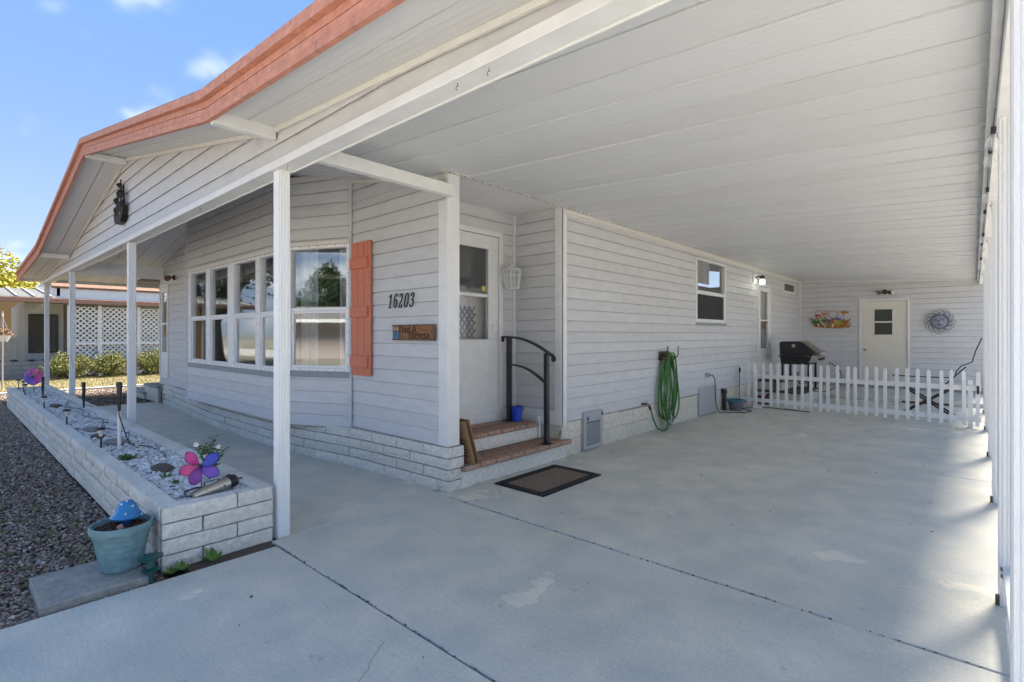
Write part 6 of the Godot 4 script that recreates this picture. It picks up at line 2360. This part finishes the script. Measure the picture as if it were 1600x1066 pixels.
	# white vinyl fence behind the porch
	var vf := thing("vinyl_fence", "white vinyl board fence behind the neighbouring porch", "fence", P(0.5, 27, 0))
	for i in 26:
		var m := MB.new()
		m.bev(P(-2.0 + i * 0.16 + 0.155, 27.0, 0.05), P(-2.0 + i * 0.16, 26.97, 1.25), 0.004)
		obj("board", m, WHITE, vf)
	for z in [0.45, 1.22]:
		var m := MB.new()
		m.bev(P(2.2, 26.96, z), P(-2.0, 26.92, z + 0.08), 0.004)
		obj("rail", m, WHITE, vf)
	# far tan building under the porch roof
	var tb := thing("tan_building", "tan walled house with white gridded window beyond the fence", "house", P(0, 34, 0))
	var t0 := MB.new()
	t0.box(P(3.2, 35.0, 0), P(-6.0, 34.0, 3.0))
	obj("wall", t0, M("tan_wall", Color(0.30, 0.19, 0.09), 0.8), tb)
	var t1 := MB.new()
	wframe(t1, P(-0.4, 33.98, 0), IN, X, 0, 2.0, 1.0, 2.4, 0.12, 0, 0.05)
	for k in 3: wbox(t1, P(-0.4, 33.98, 0), IN, X, 0.5 + k * 0.5 - 0.03, 0.5 + k * 0.5 + 0.03, 1.12, 2.28, 0, 0.04)
	for k in 2: wbox(t1, P(-0.4, 33.98, 0), IN, X, 0.12, 1.88, 1.40 + k * 0.42, 1.46 + k * 0.42, 0.0, 0.035)
	var w3 := obj("window", t1, WHITE, tb)
	glazing(w3, P(-0.4, 33.98, 0), IN, X, 0.1, 1.9, 1.1, 2.3, 0.012, false)
	# low stone bed
	var sb := thing("stone_bed", "low grey stacked stone bed before the dark window", "planter", P(1.9, 23.2, 0))
	block_wall("street_wall", sb, [P(1.05, 23.2, 0), P(2.7, 23.2, 0)], 4, 0.145, 0.45, 0.12, M("grey_block", Color(0.30, 0.30, 0.30), 0.9), -0.06, 0.3, 0.01)
	var sf := MB.new()
	sf.box(P(2.68, 24.2, 0.0), P(1.07, 23.32, 0.47))
	obj("soil", sf, M("potting_soil"), sb)
	for i in 4:
		plant("bedding_plant", ["leafy bedding plant at the street end of the grey stone bed", "second leafy bedding plant from the street end of stone bed", "third leafy bedding plant from street end of the stone bed", "leafy bedding plant under the dark window in stone bed"][i], P(1.25 + i * 0.4, 23.5, 0.46), 40, 0.16, 0.9, [Color(0.05, 0.11, 0.03), Color(0.08, 0.14, 0.03)], 300 + i, 0.06, "bedding plants in the stone bed")
	# hanging basket
	var hb := thing("hanging_basket", "hanging white basket of pink and yellow flowers on porch", "basket", P(0.62, 20.5, 1.2))
	var c := P(1.12, 19.0, 1.22)
	var m := MB.new()
	m.lathe(c, [Vector2(0, 0), Vector2(0.09, 0.0), Vector2(0.16, 0.16), Vector2(0, 0.16)], 16)
	obj("bowl", m, WHITE, hb)
	obj("flowers", foliage(c + Vector3.UP * 0.22, Vector3(0.17, 0.10, 0.17), 20, 22, 0.07, 0.05, [Color(0.07, 0.13, 0.03), Color(0.35, 0.05, 0.10), Color(0.45, 0.33, 0.08), Color(0.05, 0.09, 0.02)], 41, 0.2), leaf_mat(), hb)
	var ch := MB.new()
	for i in 3:
		var an := TAU * i / 3
		ch.tube([c + Vector3(cos(an) * 0.16, 0.16, sin(an) * 0.16), c + Vector3(0, 0.62, 0)], 0.006, 5)
	ch.tube([c + Vector3(0, 0.62, 0), c + Vector3(0, 0.7, 0), c + Vector3(-0.22, 0.72, 0)], 0.012, 6)
	ch.tube([c + Vector3(-0.22, -1.27, 0), c + Vector3(-0.22, 0.8, 0)], 0.02, 8)
	obj("hook_pole", ch, M("pole_grey", Color(0.3, 0.3, 0.31), 0.5), hb)
	shrub("yellow green shrub against lattice beside the dark window", P(2.85, 22.15, -0.05), Vector3(0.52, 0.45, 0.62), 5)
	shrub("round yellow green shrub in the middle of the lattice", P(3.92, 22.15, -0.05), Vector3(0.5, 0.43, 0.58), 6)
	shrub("bushy yellow green shrub nearest the porch steps side of lattice", P(5.15, 22.15, -0.05), Vector3(0.55, 0.46, 0.70), 7)
	plant("ground_plant", "low green plant at the gravel edge by the far planter end", P(1.12, 15.2, -0.03), 60, 0.20, 0.9, [Color(0.07, 0.15, 0.03), Color(0.12, 0.2, 0.04)], 17, 0.06)
	# steps left of the bay
	var ls := thing("porch_steps", "two pale grey block steps on the porch past the bay", "steps", P(3.2, 13.3, 0))
	for q in [[2.95, 3.55, 13.35, 14.6, 0.17], [3.0, 3.55, 12.5, 13.5, 0.34]]:
		block_wall("riser", ls, [P(q[0], q[3], 0), P(q[0], q[2], 0)], 1, q[4] - 0.05, 0.5, 0.12, BLOCK, 0.0, 0.3, 0.006)
		block_wall("riser", ls, [P(q[0] + 0.12, q[2], 0), P(q[1], q[2], 0)], 1, q[4] - 0.05, 0.5, 0.12, BLOCK, 0.0, 0.3, 0.006)
		var tm := MB.new()
		tm.bev(P(q[1] + 0.01, q[3] + 0.02, q[4] - 0.049), P(q[0] - 0.02, q[2] - 0.02, q[4]), 0.012)
		obj("tread", tm, M("pale_concrete"), ls)
	# trees
	var yg := [Color(0.36, 0.32, 0.03), Color(0.26, 0.27, 0.03), Color(0.42, 0.36, 0.05)]
	tree("yellow_tree", "bright yellow green tree rising behind the metal porch roof", P(1.9, 46, 0), 6.3, Vector3(2.6, 1.9, 2.6), 0.2, 2.2, 61, 150, 60, 0.8, 0.28, yg)
	var oak := [Color(0.05, 0.085, 0.02), Color(0.08, 0.12, 0.03), Color(0.035, 0.06, 0.015)]
	tree("oak_tree", "large oak with forked trunk mirrored in the bay windows", P(-3.9, 28.5, 0), 9.5, Vector3(5.0, 3.2, 5.0), 0.42, 2.0, 62, 170, 70, 1.0, 0.26, oak)
	var r2 := RandomNumberGenerator.new()
	r2.seed = 9
	var dg := [Color(0.03, 0.06, 0.02), Color(0.05, 0.085, 0.025), Color(0.02, 0.045, 0.015)]
	var tl := ["tall narrow dark pine mirrored in the window beside shutter", "dark rounded tree left of the tall pine across the street", "dark spreading tree right of the tall pine across street", "low dark tree behind the house across the street", "small dark tree past the house across the street", "pale low tree at the far bend of the street", "broad dark tree at the far end of the street"]
	var spots := [[-36.0, 17.0, 7.8, 1.5], [-38.0, 20.6, 4.8, 2.4], [-37.0, 13.5, 4.8, 2.6], [-40.0, 25.0, 4.6, 2.8], [-36.0, 8.5, 5.0, 2.6], [-30.0, 38.0, 5.0, 3.0], [-26.0, 50.0, 6.0, 3.6]]
	for i in spots.size():
		var q: Array = spots[i]
		tree("street_tree", tl[i], P(q[0], q[1], -0.1), q[2], Vector3(q[3], q[2] * 0.4, q[3]), 0.18, q[2] * 0.3, 70 + i, 90, 60, 0.7, 0.3, dg)
	var sh := thing("street_house", "low white house across the street mirrored in bay window", "house", P(-25, 18, 0))
	var s0 := MB.new()
	s0.box(P(-24.0, 27.0, -0.1), P(-30.0, 9.0, 2.3))
	obj("wall", s0, M("street_house_wall", Color(0.42, 0.36, 0.33), 0.8), sh)
	var s1 := MB.new()
	s1.hexa([P(-30.6, 27.6, 2.3), P(-30.6, 8.4, 2.3), P(-23.2, 8.4, 2.3), P(-23.2, 27.6, 2.3), P(-27.1, 27.6, 3.3), P(-27.1, 8.4, 3.3), P(-26.9, 8.4, 3.3), P(-26.9, 27.6, 3.3)])
	obj("roof", s1, M("roof_shingle"), sh)
	var s2 := MB.new()
	s2.box(P(-23.1, 27.6, 2.14), P(-23.2, 8.4, 2.34))
	obj("fascia", s2, WHITE, sh)
	for b in [11.0, 16.0, 21.0]:
		var m3 := MB.new()
		m3.box(P(-23.9, b + 1.4, 0.3), P(-24.0, b, 1.9))
		obj("window", m3, M("street_window", Color(0.16, 0.18, 0.2), 0.08), sh)

func _ready() -> void:
	environment()
	materials()
	ground()
	house()
	porch_roof()
	carport()
	entry()
	wall_things()
	gravel()
	garden()
	hose()
	rear()
	neighbour()
